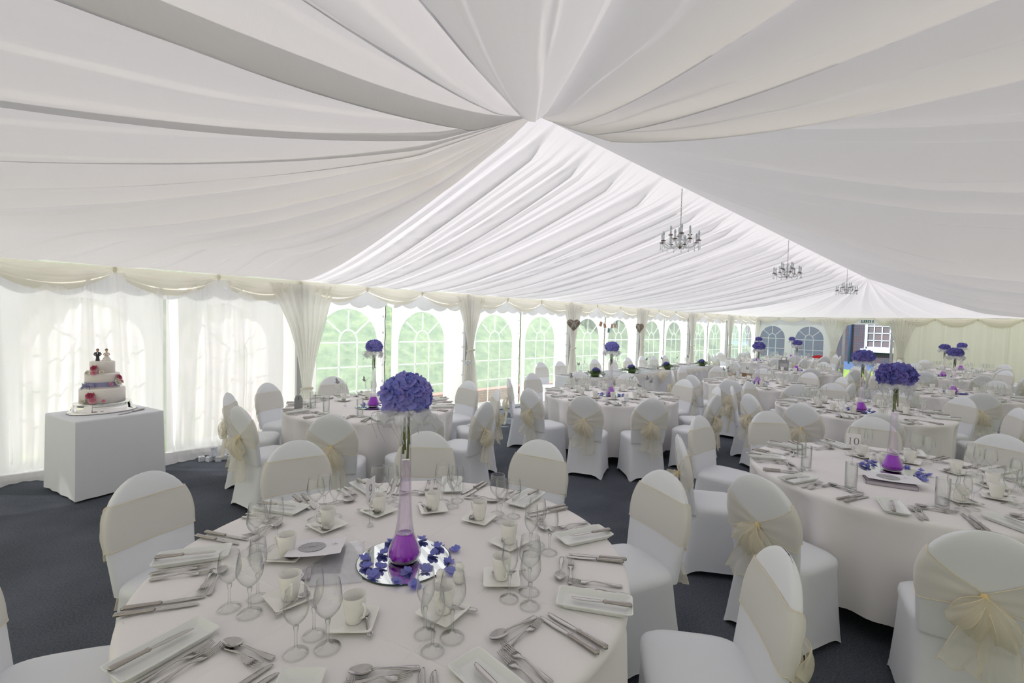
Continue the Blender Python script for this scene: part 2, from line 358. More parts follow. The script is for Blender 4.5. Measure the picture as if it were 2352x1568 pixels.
# ------------------------------------------------------------------ banquet chair (local: faces +Y, floor z=0)
def spow(a, e): return math.copysign(abs(a) ** e, a)
def chair_meshes():
    # seat cover: cushion + skirt stretched to the floor
    g = G(); n = 48
    rings = [  # z, half width, y rear, y front, exponent, arch
        (0.0, .228, -.262, .222, .30, 1), (.05, .222, -.252, .216, .30, 0), (.25, .208, -.222, .206, .34, 0), (.40, .203, -.205, .202, .40, 0), (.44, .206, -.202, .205, .42, 0),
        (.462, .203, -.200, .203, .45, 0), (.476, .190, -.195, .190, .5, 0), (.483, .16, -.18, .16, .55, 0), (.486, .10, -.12, .10, .7, 0), (.487, .01, -.02, .01, 1, 0)]
    vs = []; fs = []
    for z, hw, yr, yf, ex, ar in rings:
        cy = (yr + yf) / 2; hd = (yf - yr) / 2
        for i in range(n):
            a = 2 * PI * (i + .5) / n; ca, sa = math.cos(a), math.sin(a)
            zz = z
            pinch = 1.
            if z < .06:
                m = max(abs(ca), abs(sa)); q = 1 - (math.sqrt(2) * min(abs(ca), abs(sa)) / m if 0 else abs(math.sin(2 * a))) ** 2
                zz = z + .045 * max(0, q) * (1 if z == 0 else .4); pinch = 1 - .05 * max(0, q)
            elif z < .42: pinch = 1 - .035 * (1 - abs(math.sin(2 * a)) ** 2)
            vs.append((hw * spow(ca, ex) * pinch, cy + hd * spow(sa, ex) * pinch, zz))
    for j in range(len(rings) - 1):
        for i in range(n):
            a = j * n + i; b = j * n + (i + 1) % n; fs.append((a, b, b + n, a + n))
    fs.append(tuple((len(rings) - 1) * n + i for i in range(n)))
    g.add(vs, fs); seat = sharp(g.mesh('seat_cover', 'chair'), 50)
    # back cover: arched padded panel leaning backwards
    g = G()
    def hw(z): return .19 + .02 * min(1, (z - .42) / .26) if z < .69 else .21 * math.sqrt(max(0.0004, 1 - ((z - .69) / .246) ** 2))
    def yc(z): return -.182 - .165 * (z - .44)
    zs = [.42 + (.69 - .42) * i / 7 for i in range(8)] + [.69 + .245 * math.sin(PI / 2 * i / 9) for i in range(1, 10)]
    n = 28; vs = []; fs = []
    for z in zs:
        th = .027 if z < .85 else .027 * math.sqrt(max(.12, 1 - ((z - .85) / .09) ** 2))
        for i in range(n):
            a = 2 * PI * (i + .5) / n; ca, sa = math.cos(a), math.sin(a)
            x = hw(z) * spow(ca, .35); bow = .018 * (1 - (x / .21) ** 2)
            vs.append((x, yc(z) + th * spow(sa, .5) - bow * (1 if sa > 0 else .4), z))
    for j in range(len(zs) - 1):
        for i in range(n):
            a = j * n + i; b = j * n + (i + 1) % n; fs.append((a, b, b + n, a + n))
    fs.append(tuple((len(zs) - 1) * n + i for i in range(n)))
    g.add(vs, fs); back = g.mesh('back_cover', 'chair')
    # sash band round the back; gathered to the knot behind
    g = G(); zk = .655
    nu = 56; nv = 5
    def band(u, v):
        a = 2 * PI * u - PI / 2      # starts behind, in the middle
        ca, sa = math.cos(a), math.sin(a)
        x = .216 * spow(ca, .35)
        rear = max(0, -sa)
        t = abs(x) / .21
        front_z = .625 + .20 * v + .02 * x
        rear_z = zk + (v - .5) * (.05 + .17 * min(1, t) ** 1.0) + .05 * (t ** 1.3) - .01
        w = 1 if sa < -.02 else 0
        z = rear_z if w else front_z
        if -.3 < sa <= 0 and abs(ca) > .9: z = front_z + (rear_z - front_z) * (-sa / .3)
        z = min(z, .88)
        h = hw(z) + .005; x = h * spow(ca, .35); bow = .018 * (1 - (x / .21) ** 2)
        y = yc(z) + .032 * spow(sa, .5) - bow * (1 if sa > 0 else .4)
        if w: y -= .004 * math.sin(v * 14 + t * 2) * (1 - t * .4) + .004
        return (x, y, z)
    g.surf(band, nu, nv * 2, True); bandm = g.mesh('sash_band', 'band')
    g = G()
    for v in (0, 1): g.tube([band(i / nu, v) for i in range(nu + 1)], .0017, 4, False)
    edge = g.mesh('sash_edging', 'piping')
    # bow
    g = G(); ky = yc(zk) - .045
    g.ball((0, ky, zk), .015, 10, 7, (1.1, .8, 1.3)); knot = g.mesh('knot', 'knot')
    rnd = random.Random(3)
    def strip(path, wfun, wd, ruff, nu=26, nv=6, ph=0.):
        gg = G(); k = len(path) - 1
        def fn(u, v):
            s = u * k; i = min(int(s), k - 1); f = s - i
            p = Vector(path[i]).lerp(Vector(path[i + 1]), f)
            w = wfun(u); q = (v - .5) * w
            return tuple(p + Vector(wd) * q + Vector((0, -1, 0)) * (ruff * w * 1.2 * math.sin(v * 11 + u * 5 + ph)) + Vector((0, 0, 1)) * (ruff * w * .4 * math.cos(v * 9 + u * 7 + ph)))
        gg.surf(fn, nu, nv); return gg, fn
    def arc(pts, n=16):
        out = []
        for i in range(n + 1):
            t = i / n * (len(pts) - 1); j = min(int(t), len(pts) - 2); f = t - j
            p0 = Vector(pts[max(j - 1, 0)]); p1 = Vector(pts[j]); p2 = Vector(pts[j + 1]); p3 = Vector(pts[min(j + 2, len(pts) - 1)])
            out.append(.5 * ((2 * p1) + (p2 - p0) * f + (2 * p0 - 5 * p1 + 4 * p2 - p3) * f * f + (3 * p1 - p0 - 3 * p2 + p3) * f ** 3))
        return out
    loops = []; tails = []
    def petal(d, ln, wd, puff, ph):
        d = Vector((d[0], 0, d[1])).normalized(); sd = Vector((-d.z, 0, d.x)); sg = 1
        def fn(u, v):
            # out along the front layer, back along the rear one
            t = math.sin(PI * u); s = ln * t; rear = u > .5
            w = .014 + wd * (t ** .9) * (1 - .30 * t ** 3); s *= 1 - .24 * (2 * v - 1) ** 2 * t
            y = ky - .012 - puff * math.sin(PI * min(1, t * 1.0)) ** .8 * (.15 if rear else 1.) - .016 * t * math.sin(v * 13 + ph + u * 2) - .02 * t * math.sin(PI * v)
            p = Vector((0, y, zk)) + d * s + sd * ((v - .5) * w) + Vector((0, 0, -.06 * t * t))
            return tuple(p)
        return fn
    for d, ln, wd, puff, ph in (((-.80, -.34), .130, .115, .060, .4), ((.62, -.72), .150, .115, .055, 2.), ((-.30, -.95), .115, .085, .045, 4.)):
        fn = petal(d, ln, wd, puff, ph); gg = G(); gg.surf(fn, 24, 8); me = gg.mesh('loop', 'bow'); e = G()
        for v in (0, 1): e.tube([fn(i / 24, v) for i in range(25)], .0014, 4, False)
        loops.append(('loop', me, [('hem', e.mesh('hem', 'piping'))]))
    for s, x1, x2, dz in ((-1, -.05, -.085, .30), (1, .05, .065, .37)):
        pth = arc([(0, ky, zk - .005), (x1 * .5, ky - .03, zk - .10), (x1, ky - .022, zk - .21), (x2, ky - .04, zk - dz)], 18)
        gg, fn = strip(pth, lambda u: .018 + .115 * min(1, u * 1.5) ** .8, (1, .1, .25 * s), .10, 22, 8, s * 2)
        me = gg.mesh('tail', 'bow'); e = G()
        for v in (0, 1): e.tube([fn(i / 22, v) for i in range(23)], .0014, 4, False)
        e.tube([fn(1, i / 8) for i in range(9)], .0014, 4, False)
        tails.append(('tail', me, [('hem', e.mesh('hem', 'piping'))]))
    parts = [('seat_cover', seat), ('back_cover', back), ('sash_band', bandm, [('edging', edge)]), ('sash_bow', knot, [(p[0], p[1]) for p in loops + tails])]
    # hems belong to the ribbons' own look: joined into the sash edging of near chairs
    hem = G()
    for p in loops + tails:
        h = p[2][0][1]; hem.add([v.co[:] for v in h.vertices], [tuple(f.vertices) for f in h.polygons])
    parts[3][2].append(('hem', hem.mesh('hem', 'piping')))
    return parts
CHAIR = chair_meshes()
# ------------------------------------------------------------------ tableware
def tw(name, g, mat, sm=True, ang=None):
    me = g.mesh(name, mat, sm)
    return sharp(me, ang) if ang else me
def glass_parts(h, rmax, rrim, rfoot, zs, fl=0.):
    """stemmed glass: foot+stem and bowl"""
    b = G(); zb = zs; hb = h - zs
    pr = []
    for i in range(15):
        t = i / 14
        r = rmax * math.sin(min(1, t / .5) * PI / 2) ** .75 if t < .5 else rmax + (rrim - rmax) * ((t - .5) / .5) ** 1.4
        pr.append((max(.004, r), zb + hb * t))
    b.lathe(pr, 24); b.tube([(rrim * math.cos(2 * PI * i / 24), rrim * math.sin(2 * PI * i / 24), h) for i in range(25)], .0008, 4, False)
    f = G(); f.lathe([(rfoot, .0005), (rfoot, .002), (rfoot * .5, .005), (.006, .014), (.0042, .03), (.0042, zs * .75), (.008, zs), (.0, zs + .004)], 22)
    return b, f
def mkglass(nm, *a):
    b, f = glass_parts(*a)
    two = [('bowl', tw(nm + '_bowl', b, 'glass')), ('stem', tw(nm + '_stem', f, 'glass'))]
    g = G(); g.add(b.v, b.f); g.add(f.v, f.f)
    return two, [(nm, tw(nm, g, 'glass'))]
WINE = mkglass('wine_glass', .200, .0405, .0325, .036, .085)
SWINE = mkglass('small_wine_glass', .185, .0355, .0290, .033, .080)
FLUTE = mkglass('champagne_flute', .205, .0285, .0235, .032, .085)
def tumbler():
    g = G(); g.lathe([(.0, .004), (.029, .0), (.031, .002), (.032, .02), (.0325, .165)], 28); g.lathe([(.0295, .165), (.029, .016), (.0, .013)], 28)
    g.tube([(.031 * math.cos(2 * PI * i / 24), .031 * math.sin(2 * PI * i / 24), .165) for i in range(25)], .001, 4, False)
    return [('tumbler', tw('tumbler', g, 'glass'))]
TUMB = tumbler()
def cup():
    g = G(); g.lathe([(.0, .004), (.022, .0), (.025, .004), (.030, .03), (.0345, .06), (.037, .086), (.0355, .0865), (.033, .06), (.028, .03), (.022, .008), (.0, .006)], 26)
    h = G(); h.tube([(.033, 0, .070), (.045, 0, .074), (.057, 0, .070), (.058, 0, .060), (.050, 0, .035), (.0325, 0, .022)], [.004, .0045, .0045, .0045, .0045, .004], 6)
    return [('cup', tw('cup', g, 'porcelain'), [('handle', tw('cup_handle', h, 'porcelain'))])]
CUP = cup()
def dish(lx, ly, rim, h, name, flat=.6):
    """rectangular plate with a raised sloping rim"""
    g = G()
    def ring(a, b, z, e=.12): return [(a * spow(math.cos(t), e), b * spow(math.sin(t), e), z) for t in [2 * PI * (i + .5) / 32 for i in range(32)]]
    a, b = lx / 2, ly / 2
    rs = [ring(.001, .001, .0, .5), ring(a * flat, b * flat, .0), ring(a, b, h - .003), ring(a, b, h), ring(a - .004, b - .004, h), ring(a - rim, b - rim, .0065), ring(.001, .001, .0055, .5)]
    vs = sum(rs, []); fs = []
    for j in range(len(rs) - 1):
        for i in range(32):
            p = j * 32 + i; q = j * 32 + (i + 1) % 32; fs.append((p, q, q + 32, p + 32))
    g.add(vs, fs); return sharp(g.mesh(name, 'plate' if 'plate' in name else 'porcelain'), 25)
PLATE = [('side_plate', dish(.118, .255, .022, .020, 'side_plate', .8))]
SQPLATE = [('square_plate', dish(.15, .15, .028, .024, 'square_plate', .7))]
SAUCER = [('saucer', dish(.135, .135, .03, .016, 'saucer', .55))]
def fork(L_=.2, nt=4):
    g = G(); h = L_ * .62
    g.loft([(-L_ / 2, .004, .004, .0015), (-L_ / 2 + .004, .0095, .0045, .002), (-L_ / 2 + .03, .009, .005, .002), (-L_ / 2 + .07, .0045, .009, .002), (-L_ / 2 + h - .02, .0035, .012, .0022), (-L_ / 2 + h, .006, .008, .0018), (-L_ / 2 + h + .012, .0125, .005, .0014), (-L_ / 2 + h + .03, .0125, .0045, .0012)], 8)
    for i in range(nt):
        x = (i - (nt - 1) / 2) * .0066
        g.loft([(-L_ / 2 + h + .026, .0021, .0045, .0012, x), (L_ / 2 - .015, .0018, .008, .001, x), (L_ / 2, .0009, .013, .0008, x)], 6)
    return g.mesh('fork', 'steel')
def spoon(L_=.19, bw=.021):
    g = G(); h = L_ * .66
    g.loft([(-L_ / 2, .004, .004, .0015), (-L_ / 2 + .004, .0095, .0045, .002), (-L_ / 2 + .03, .009, .005, .002), (-L_ / 2 + .07, .0045, .009, .002), (-L_ / 2 + h - .012, .0035, .012, .002), (-L_ / 2 + h + .004, .006, .009, .0015)], 8)
    bl = L_ - h; y0 = -L_ / 2 + h + bl / 2
    def bowl(u, v):
        a = 2 * PI * u; r = v
        x = bw * r * math.cos(a) * (1 - .18 * math.sin(a)); y = y0 + bl / 2 * 1.02 * r * math.sin(a)
        return (x, y, .0015 + .009 * r * r)
    g.surf(bowl, 20, 5, True); g.surf(lambda u, v: (lambda p: (p[0], p[1], p[2] + .0012 * (1 - 0 * v)))(bowl(-u, v)), 20, 5, True)
    return g.mesh('spoon', 'steel')
def knife(L_=.235, bl=.125):
    h = G(); y0 = -L_ / 2; e = L_ - bl
    h.loft([(y0, .003, .006, .003), (y0 + .004, .0095, .007, .006), (y0 + .012, .0098, .0075, .0065), (y0 + e * .5, .0082, .007, .0055), (y0 + e - .012, .0072, .0065, .0048), (y0 + e - .008, .0088, .0065, .0055), (y0 + e - .003, .0088, .0065, .0055), (y0 + e, .006, .006, .003)], 8)
    b = G(); b.loft([(y0 + e - .002, .005, .006, .0018), (y0 + e + .012, .0075, .0052, .0014), (y0 + e + bl * .45, .0098, .004, .0011), (y0 + e + bl * .8, .0092, .0035, .001), (y0 + e + bl * .95, .006, .0032, .0009, .002), (y0 + e + bl, .0012, .003, .0008, .005)], 8)
    return tw('knife_handle', h, 'steelhandle'), tw('knife_blade', b, 'steel')
_h, _b = knife(); KNIFE = [('handle', _h), ('blade', _b)]
_h, _b = knife(.205, .11); BKNIFE = [('handle', _h), ('blade', _b)]
def joined(parts, name):
    g = G()
    for p in parts: g.add([v.co[:] for v in p[1].vertices], [tuple(f.vertices) for f in p[1].polygons])
    return [(name, g.mesh(name, 'steel'))]
KNIFE1 = joined(KNIFE, 'dinner_knife'); BKNIFE1 = joined(BKNIFE, 'butter_knife')
FORK = [('dinner_fork', fork())]; DFORK = [('dessert_fork', fork(.178))]; DSPOON = [('dessert_spoon', spoon(.19))]; TSPOON = [('teaspoon', spoon(.135, .0145))]
# ------------------------------------------------------------------ flowers and vase
def floret(g, c, nrm, size, rnd, tw_=0.):
    nrm = Vector(nrm).normalized(); a = nrm.cross(Vector((0, 0, 1)) if abs(nrm.z) < .95 else Vector((1, 0, 0))).normalized(); b = nrm.cross(a)
    ph = rnd.random() * PI; C = Vector(c)
    for k in range(4):
        t = ph + k * PI / 2 + rnd.uniform(-.12, .12); d = a * math.cos(t) + b * math.sin(t); e = nrm.cross(d)
        s = size * rnd.uniform(.88, 1.12); cu = rnd.uniform(.02, .30); w = s * rnd.uniform(.50, .60); sk = rnd.uniform(-.14, .14) * s
        rows = ((.05, .10), (.30, .70), (.58, 1.0), (.84, .90), (1.0, .46)); pts = []
        for r, q in rows:
            for m in (-1, 0, 1):
                pts.append(C + d * (r * s * (1.0 if m else 1.03)) + e * (m * w * q) + nrm * (s * (cu * r * r * 1.1 + (.14 * r if m else 0.)) + sk * m * r))
        fs = []
        for i in range(4):
            for m in (0, 1): fs.append((3 * i + m, 3 * i + m + 1, 3 * i + m + 4, 3 * i + m + 3))
        g.add(pts, fs)
    g.ball(tuple(C + nrm * size * .05), size * .09, 5, 3)
def head_mesh(n, rx, rz, seed, mat, size=.030):
    rnd = random.Random(seed); g = G(); ga = PI * (3 - math.sqrt(5))
    for i in range(n):
        z = 1 - 1.55 * (i + .5) / n; q = math.sqrt(max(0, 1 - z * z)); t = ga * i
        p = Vector((q * math.cos(t), q * math.sin(t), z)); lump = 1 + .10 * noise.noise(p * 2.1 + Vector((seed, 0, 0)))
        c = Vector((p.x * rx, p.y * rx, p.z * rz)) * lump
        nn = (p + Vector((rnd.uniform(-.45, .45), rnd.uniform(-.45, .45), rnd.uniform(-.3, .5)))).normalized()
        floret(g, c, nn, size * rnd.uniform(.85, 1.1), rnd)
    g.ball((0, 0, -.01), 1, 12, 8, (rx * .86, rx * .86, rz * .8))
    return g.mesh('flower_head', mat)
HEADA = head_mesh(150, .098, .076, 1, 'hyd'); HEADB = head_mesh(120, .098, .066, 2, 'hyd2', .034); HEADC = head_mesh(70, .098, .07, 3, 'hyd2', .036)
def stems_mesh():
    out = []
    for k in range(4):
        a = k * 1.7; r = .012
        g = G(); g.tube([(.010 * math.cos(a), .010 * math.sin(a), -.055), (r * math.cos(a), r * math.sin(a), -.12), (r * math.cos(a + .5), r * math.sin(a + .5), -.222 + .02 * k)], .0050, 7)
        out.append(g.mesh('stem', 'stem'))
    return out
STEMS = stems_mesh()
def ruffle_mesh(seed=4):
    rnd = random.Random(seed); g = G()
    for k in range(9):
        a0 = k * 2 * PI / 9 + rnd.uniform(-.2, .2); r1 = rnd.uniform(.06, .105); dz = rnd.uniform(-.10, -.05)
        def fn(u, v, a0=a0, r1=r1, dz=dz, k=k):
            a = a0 + (v - .5) * (.35 + .75 * math.sin(PI * u)); r = .033 + r1 * math.sin(PI * u * .8)
            z = -.016 + (u ** 1.3) * dz * .8 + .018 * math.sin(v * 9 + u * 5 + k) * min(1, u * 3)
            return (r * math.cos(a), r * math.sin(a), z)
        g.surf(fn, 8, 6)
    w = G()
    for k in range(10):
        a = rnd.uniform(0, 2 * PI); pts = []; R = rnd.uniform(.07, .115); lp = rnd.uniform(.02, .045); q = rnd.uniform(0, 6)
        for i in range(30):
            t = i / 29; pts.append(((.040 + R * t) * math.cos(a + .5 * t) + lp * math.sin(t * 9 + q) * t, (.040 + R * t) * math.sin(a + .5 * t) + lp * math.cos(t * 9 + q) * t, -.016 - .10 * t * t - .03 * math.sin(t * 9 + q) * t))
        w.tube(pts, .0012, 4, False)
    return g.mesh('organza_ruffle', 'ruffle'), w.mesh('wire_curls', 'wire')
RUF, CURL = ruffle_mesh()
def vase_meshes():
    pr = [(.0, .002), (.045, .0), (.060, .006), (.067, .022), (.064, .042), (.050, .075), (.038, .105), (.0295, .16), (.025, .23), (.0215, .33), (.020, .42), (.0205, .50), (.024, .57), (.031, .60)]
    v = G(); v.lathe(pr, 32); v.tube([(.031 * math.cos(2 * PI * i / 32), .031 * math.sin(2 * PI * i / 32), .60) for i in range(33)], .0014, 5, False)
    ins = [(max(0., r - .004), z) for r, z in pr]
    gel = G(); gel.lathe([(.0, .005), (.05, .006), (.061, .022), (.058, .042), (.045, .074), (.034, .100), (.0315, .107), (.0, .105)], 28)
    t = G(); t.lathe([(.0, .108), (.0315, .108), (.0255, .16), (.021, .23), (.0175, .33), (.0165, .40), (.0, .40)], 24)
    return v.mesh('vase_glass', 'vase'), gel.mesh('purple_gel', 'gel'), t.mesh('lilac_water', 'tint')
VG, VGEL, VTINT = vase_meshes()
VASE = [('glass_body', VG), ('purple_gel', VGEL), ('lilac_water', VTINT)]
def floret_mesh(seed):
    rnd = random.Random(seed); g = G(); floret(g, (0, 0, .008), (rnd.uniform(-.3, .3), rnd.uniform(-.3, .3), 1), .026, rnd); floret(g, (.003, .002, .014), (rnd.uniform(-.6, .6), rnd.uniform(-.6, .6), 1), .018, rnd)
    zmin = min(p[2] for p in g.v); g.v = [(p[0], p[1], p[2] - zmin) for p in g.v]
    return g.mesh('hydrangea_floret', 'hyd')
FLORET = [floret_mesh(i) for i in range(5)]
def mirror_meshes(r=.185):
    g = G(); g.lathe([(0, .0045), (r - .004, .0045)], 64); m = g.mesh('mirror_face', 'mirror', False)
    g = G(); g.lathe([(r - .004, .0044), (r, .0035), (r, .0005), (r - .01, .0)], 64); g.lathe([(0, 0), (r - .01, 0)], 64)
    return [('mirror_face', m), ('glass_edge', g.mesh('glass_edge', 'edge'))]
MIRROR = mirror_meshes()
# ------------------------------------------------------------------ numerals (drawn strokes), number stands, butterflies
GLY = {
 '1': [[(.30, .80, .02), (.50, .92, .05)], [(.52, .95, .13), (.52, .05, .13)], [(.28, .03, .045), (.76, .03, .045)]],
 '0': [[(.5 + .34 * math.sin(t), .5 + .47 * math.cos(t), .05 + .11 * abs(math.sin(t))) for t in [2 * PI * i / 28 for i in range(29)]]],
 '9': [[(.48 + .30 * math.sin(t), .66 + .28 * math.cos(t), .05 + .10 * abs(math.sin(t))) for t in [2 * PI * i / 24 for i in range(25)]], [(.78, .68, .13), (.76, .45, .12), (.64, .22, .09), (.45, .07, .06), (.24, .02, .04)]],
 '2': [[(.20, .74, .12), (.24, .88, .08), (.45, .97, .06), (.68, .88, .10), (.72, .70, .13), (.58, .46, .11), (.34, .22, .07), (.18, .06, .05)], [(.16, .06, .10), (.78, .06, .10)], [(.78, .04, .05), (.84, .24, .03)]],
 '3': [[(.22, .80, .09), (.32, .94, .06), (.54, .96, .08), (.70, .80, .12), (.62, .62, .09), (.42, .54, .05)], [(.42, .54, .05), (.66, .47, .10), (.76, .28, .14), (.64, .08, .10), (.40, .02, .06), (.20, .14, .10)]],
}
def glyphs(text, h, zoff=0.):
    """serif-like figures in the XZ plane, centred"""
    g = G(); w = h * .72; x0 = -w * len(text) / 2
    for ch in text:
        for st in GLY[ch]:
            L_ = []; k = len(st)
            for i, (x, y, t) in enumerate(st):
                p = Vector((st[max(i - 1, 0)][0], st[max(i - 1, 0)][1])); q = Vector((st[min(i + 1, k - 1)][0], st[min(i + 1, k - 1)][1])); d = q - p
                nn = Vector((-d.y, d.x)).normalized() * (t / 2)
                for sg in (-1, 1): L_.append((x0 + (x + sg * nn.x) * w, zoff, (y - .5 + sg * nn.y) * h))
            g.add(L_, [(2 * i, 2 * i + 1, 2 * i + 3, 2 * i + 2) for i in range(k - 1)])
        x0 += w
    return g
def number_card(text):
    c = G(); w, h, nz = .088, .112, 14
    pts = []
    for (x0, z0, x1, z1) in ((-1, -1, 1, -1), (1, -1, 1, 1), (1, 1, -1, 1), (-1, 1, -1, -1)):
        for i in range(nz):
            for f in (0, .5):
                t = (i + f) / nz; k = 1 if f == 0 else .965
                x = (x0 + (x1 - x0) * t); z = z0 + (z1 - z0) * t
                pts.append((x * w / 2 * (k if abs(x) == 1 else 1), z * h / 2 * (k if abs(z) == 1 else 1)))
    n = len(pts)
    c.add([(x, -.0004, z + .17) for x, z in pts] + [(x, .0004, z + .17) for x, z in pts], [tuple(range(n)), tuple(range(2 * n - 1, n - 1, -1))] + [(i, i + n, (i + 1) % n + n, (i + 1) % n) for i in range(n)])
    num = glyphs(text, .052, -.0010); num.v = [(x, y, z + .172) for x, y, z in num.v]
    s = G(); s.tube([(0, .003, .006), (.001, .003, .06), (0, .003, .12)], .0013, 6)
    b = G(); b.lathe([(0, 0), (.014, 0), (.0145, .006), (.008, .014), (0, .016)], 8)
    r = G()
    for k in range(7): r.ball((.008 * math.cos(k * .9), -.004, .122 + .008 * math.sin(k * .9)), .0045, 6, 4)
    r.ball((0, -.006, .122), .006, 6, 4)
    return [('card', c.mesh('number_card', 'card', False), [('numeral', num.mesh('numeral', 'ink', False))]), ('wire_stem', s.mesh('wire_stem', 'wire')), ('crystal_base', b.mesh('crystal_base', 'crystal', False)), ('rosette_clip', r.mesh('rosette_clip', 'silver'))]
def butterfly_meshes():
    out = []
    for s in (-1, 1):
        pts = [(0, -.012), (.012, -.022), (.026, -.018), (.024, -.004), (.036, .008), (.040, .026), (.026, .024), (.008, .010), (0, .008)]
        g = G(); vs = [(s * x * .8, y, abs(x) * .9 + .004) for x, y in pts]; g.add(vs, [tuple(range(len(pts)))]); out.append(('wing', g.mesh('wing', 'butterfly', False)))
    g = G(); g.tube([(0, -.014, .003), (0, 0, .004), (0, .014, .003)], [.001, .002, .001], 5)
    g.tube([(0, .014, .003), (.004, .024, .008)], .0005, 4); g.tube([(0, .014, .003), (-.004, .024, .008)], .0005, 4)
    return [('insect_body', g.mesh('insect_body', 'dark'))] + out
BFLY = butterfly_meshes()
def shaker():
    g = G(); g.lathe([(0, 0), (.018, 0), (.024, .012), (.025, .024), (.019, .038), (.012, .044), (.0165, .052), (.017, .060), (.012, .069), (0, .072)], 22)
    h = G()
    for k in range(5): h.ball((.005 * math.cos(k * 1.26), .005 * math.sin(k * 1.26), .071), .0009, 5, 3)
    return [('shaker_pot', g.mesh('shaker_pot', 'porcelain')), ('pouring_holes', h.mesh('pouring_holes', 'dark'))]
SHAKER = shaker()
# ------------------------------------------------------------------ setting
XE, XN, YR = 14.85, -9.15, -9.15
g = G(); g.box(((XE + XN) / 2, YR / 2, -.04), (XE - XN + .1, -YR + .1, .08)); struct('floor', g.mesh('floor', 'carpet', False))
g = G(); g.add([(-40, -40, -.09), (60, -40, -.09), (60, 3, -.09), (-40, 3, -.09)], [(0, 1, 2, 3)]); struct('ground', g.mesh('lawn', 'grass', False))
def bankz(x, y):
    t = max(0, y - 1.5); return -.09 + min(t * .72, 7.5) + .10 * noise.noise((x * .3, y * .3, 0)) * min(1, t)
g = G(); g.surf(lambda u, v: (-22 + 55 * u, 1.5 + 12 * v, bankz(-22 + 55 * u, 1.5 + 12 * v)), 110, 24); struct('bank', g.mesh('bank', 'bank'))
# ---- arched window panels
TRIM = [0]; WIN = [0]
def trim(me, name=None, **kw):
    TRIM[0] += 1; return struct('trim_%d' % TRIM[0], me, **kw)
def frame_at(origin, ax):
    """maps (along, out, z) of a wall to the scene; out points into the room"""
    ax = Vector(ax); nrm = Vector((ax.y, -ax.x, 0))
    return lambda a, o, z: tuple(Vector(origin) + ax * a + nrm * o + Vector((0, 0, z)))
def tube_to(gm, pts, r, n=6): gm.tube(pts, r, n)
def arch_window(fr, a0, a1, ac, hw=.48, z0=.18, zs=1.365, zt=1.88, ztop=2.2, pane='pvc', lace=True, billow=.02):
    WIN[0] += 1; nm = 'window_%d' % WIN[0]
    out = []; m = 20
    out += [(ac - hw, z0 + (zs - z0) * i / 6) for i in range(7)]
    out += [(ac - hw * math.cos(PI * i / m), zs + (zt - zs) * math.sin(PI * i / m)) for i in range(1, m)]
    out += [(ac + hw, zs - (zs - z0) * i / 6) for i in range(7)]
    out += [(ac + hw - 2 * hw * i / 8, z0) for i in range(1, 8)]
    cz = 1.05; q = []
    for a, z in out:
        dx, dz = a - ac, z - cz; ts = []
        if dx > 1e-6: ts.append((a1 - ac) / dx)
        if dx < -1e-6: ts.append((a0 - ac) / dx)
        if dz > 1e-6: ts.append((ztop - cz) / dz)
        if dz < -1e-6: ts.append((.01 - cz) / dz)
        t = min(ts); q.append((ac + dx * t, cz + dz * t))
    # the panel's four corners take the nearest rim point
    for cx_, cz_ in ((a0, .01), (a1, .01), (a0, ztop), (a1, ztop)):
        i = min(range(len(q)), key=lambda i: (q[i][0] - cx_) ** 2 + (q[i][1] - cz_) ** 2); q[i] = (cx_, cz_)
    n = len(out); gp = G(); vs = []
    for lay in range(5):
        t = lay / 4
        for i in range(n):
            a = out[i][0] + (q[i][0] - out[i][0]) * t; z = out[i][1] + (q[i][1] - out[i][1]) * t
            vs.append(fr(a, billow * math.sin(a * 5.1 + z * 1.7) * math.sin(PI * t) , z))
    fs = [(l * n + i, l * n + (i + 1) % n, (l + 1) * n + (i + 1) % n, (l + 1) * n + i) for l in range(4) for i in range(n)]
    gp.add(vs, fs); w = struct(nm, gp.mesh(nm, 'wallpvc'))
    gl = G(); gl.add([fr(a, .001, z) for a, z in out], [tuple(range(n))]); link('pane', gl.mesh('pane', M[pane], False), w)
    gb = G()
    def bar(pts, wd=.012, o=.006):
        # flat printed strip
        k = len(pts); L_ = []
        for i, (a, z) in enumerate(pts):
            p = Vector(pts[max(i - 1, 0)]); r = Vector(pts[min(i + 1, k - 1)]); d = r - p; nn = Vector((-d.y, d.x)).normalized() * wd
            for s in (-1, 1): L_.append(fr(a + s * nn.x, o, z + s * nn.y))
        gb.add(L_, [(2 * i, 2 * i + 1, 2 * i + 3, 2 * i + 2) for i in range(k - 1)])
    th = hw * .30
    for s in (-1, 1): bar([(ac + s * th, z0), (ac + s * th, (z0 + zs) / 2), (ac + s * th, zs)])
    for z in (zs, z0 + (zs - z0) * .68, z0 + (zs - z0) * .36): bar([(ac - hw, z), (ac, z), (ac + hw, z)], o=.008)
    ih = (zt - zs) * .38
    bar([(ac - th * math.cos(PI * i / 12), zs + ih * math.sin(PI * i / 12)) for i in range(13)], o=.010)
    for t in (.24, .5, .76):
        c, s = math.cos(PI * t), math.sin(PI * t); bar([(ac - th * c, zs + ih * s), (ac - hw * c, zs + (zt - zs) * s)], o=.012)
    link('glazing_bar', gb.mesh('glazing_bars', 'bar', False), w)
    if lace:
        e = G()
        for k in range(7): 
            z = 1.78 - .26 * k
            e.tube([fr(a1 - .05 + .012 * math.cos(2 * PI * i / 10), .012, z + .012 * math.sin(2 * PI * i / 10)) for i in range(11)], .0035, 4, False)
        link('eyelet', e.mesh('eyelets', 'alu'), w)
        r = G(); r.tube([fr(a1 - .012 + .006 * math.sin(i * 2.1), .012, 1.95 - i * .12) for i in range(15)], .006, 5); link('lacing_rope', r.mesh('lacing_rope', 'dark'), w)
    return w
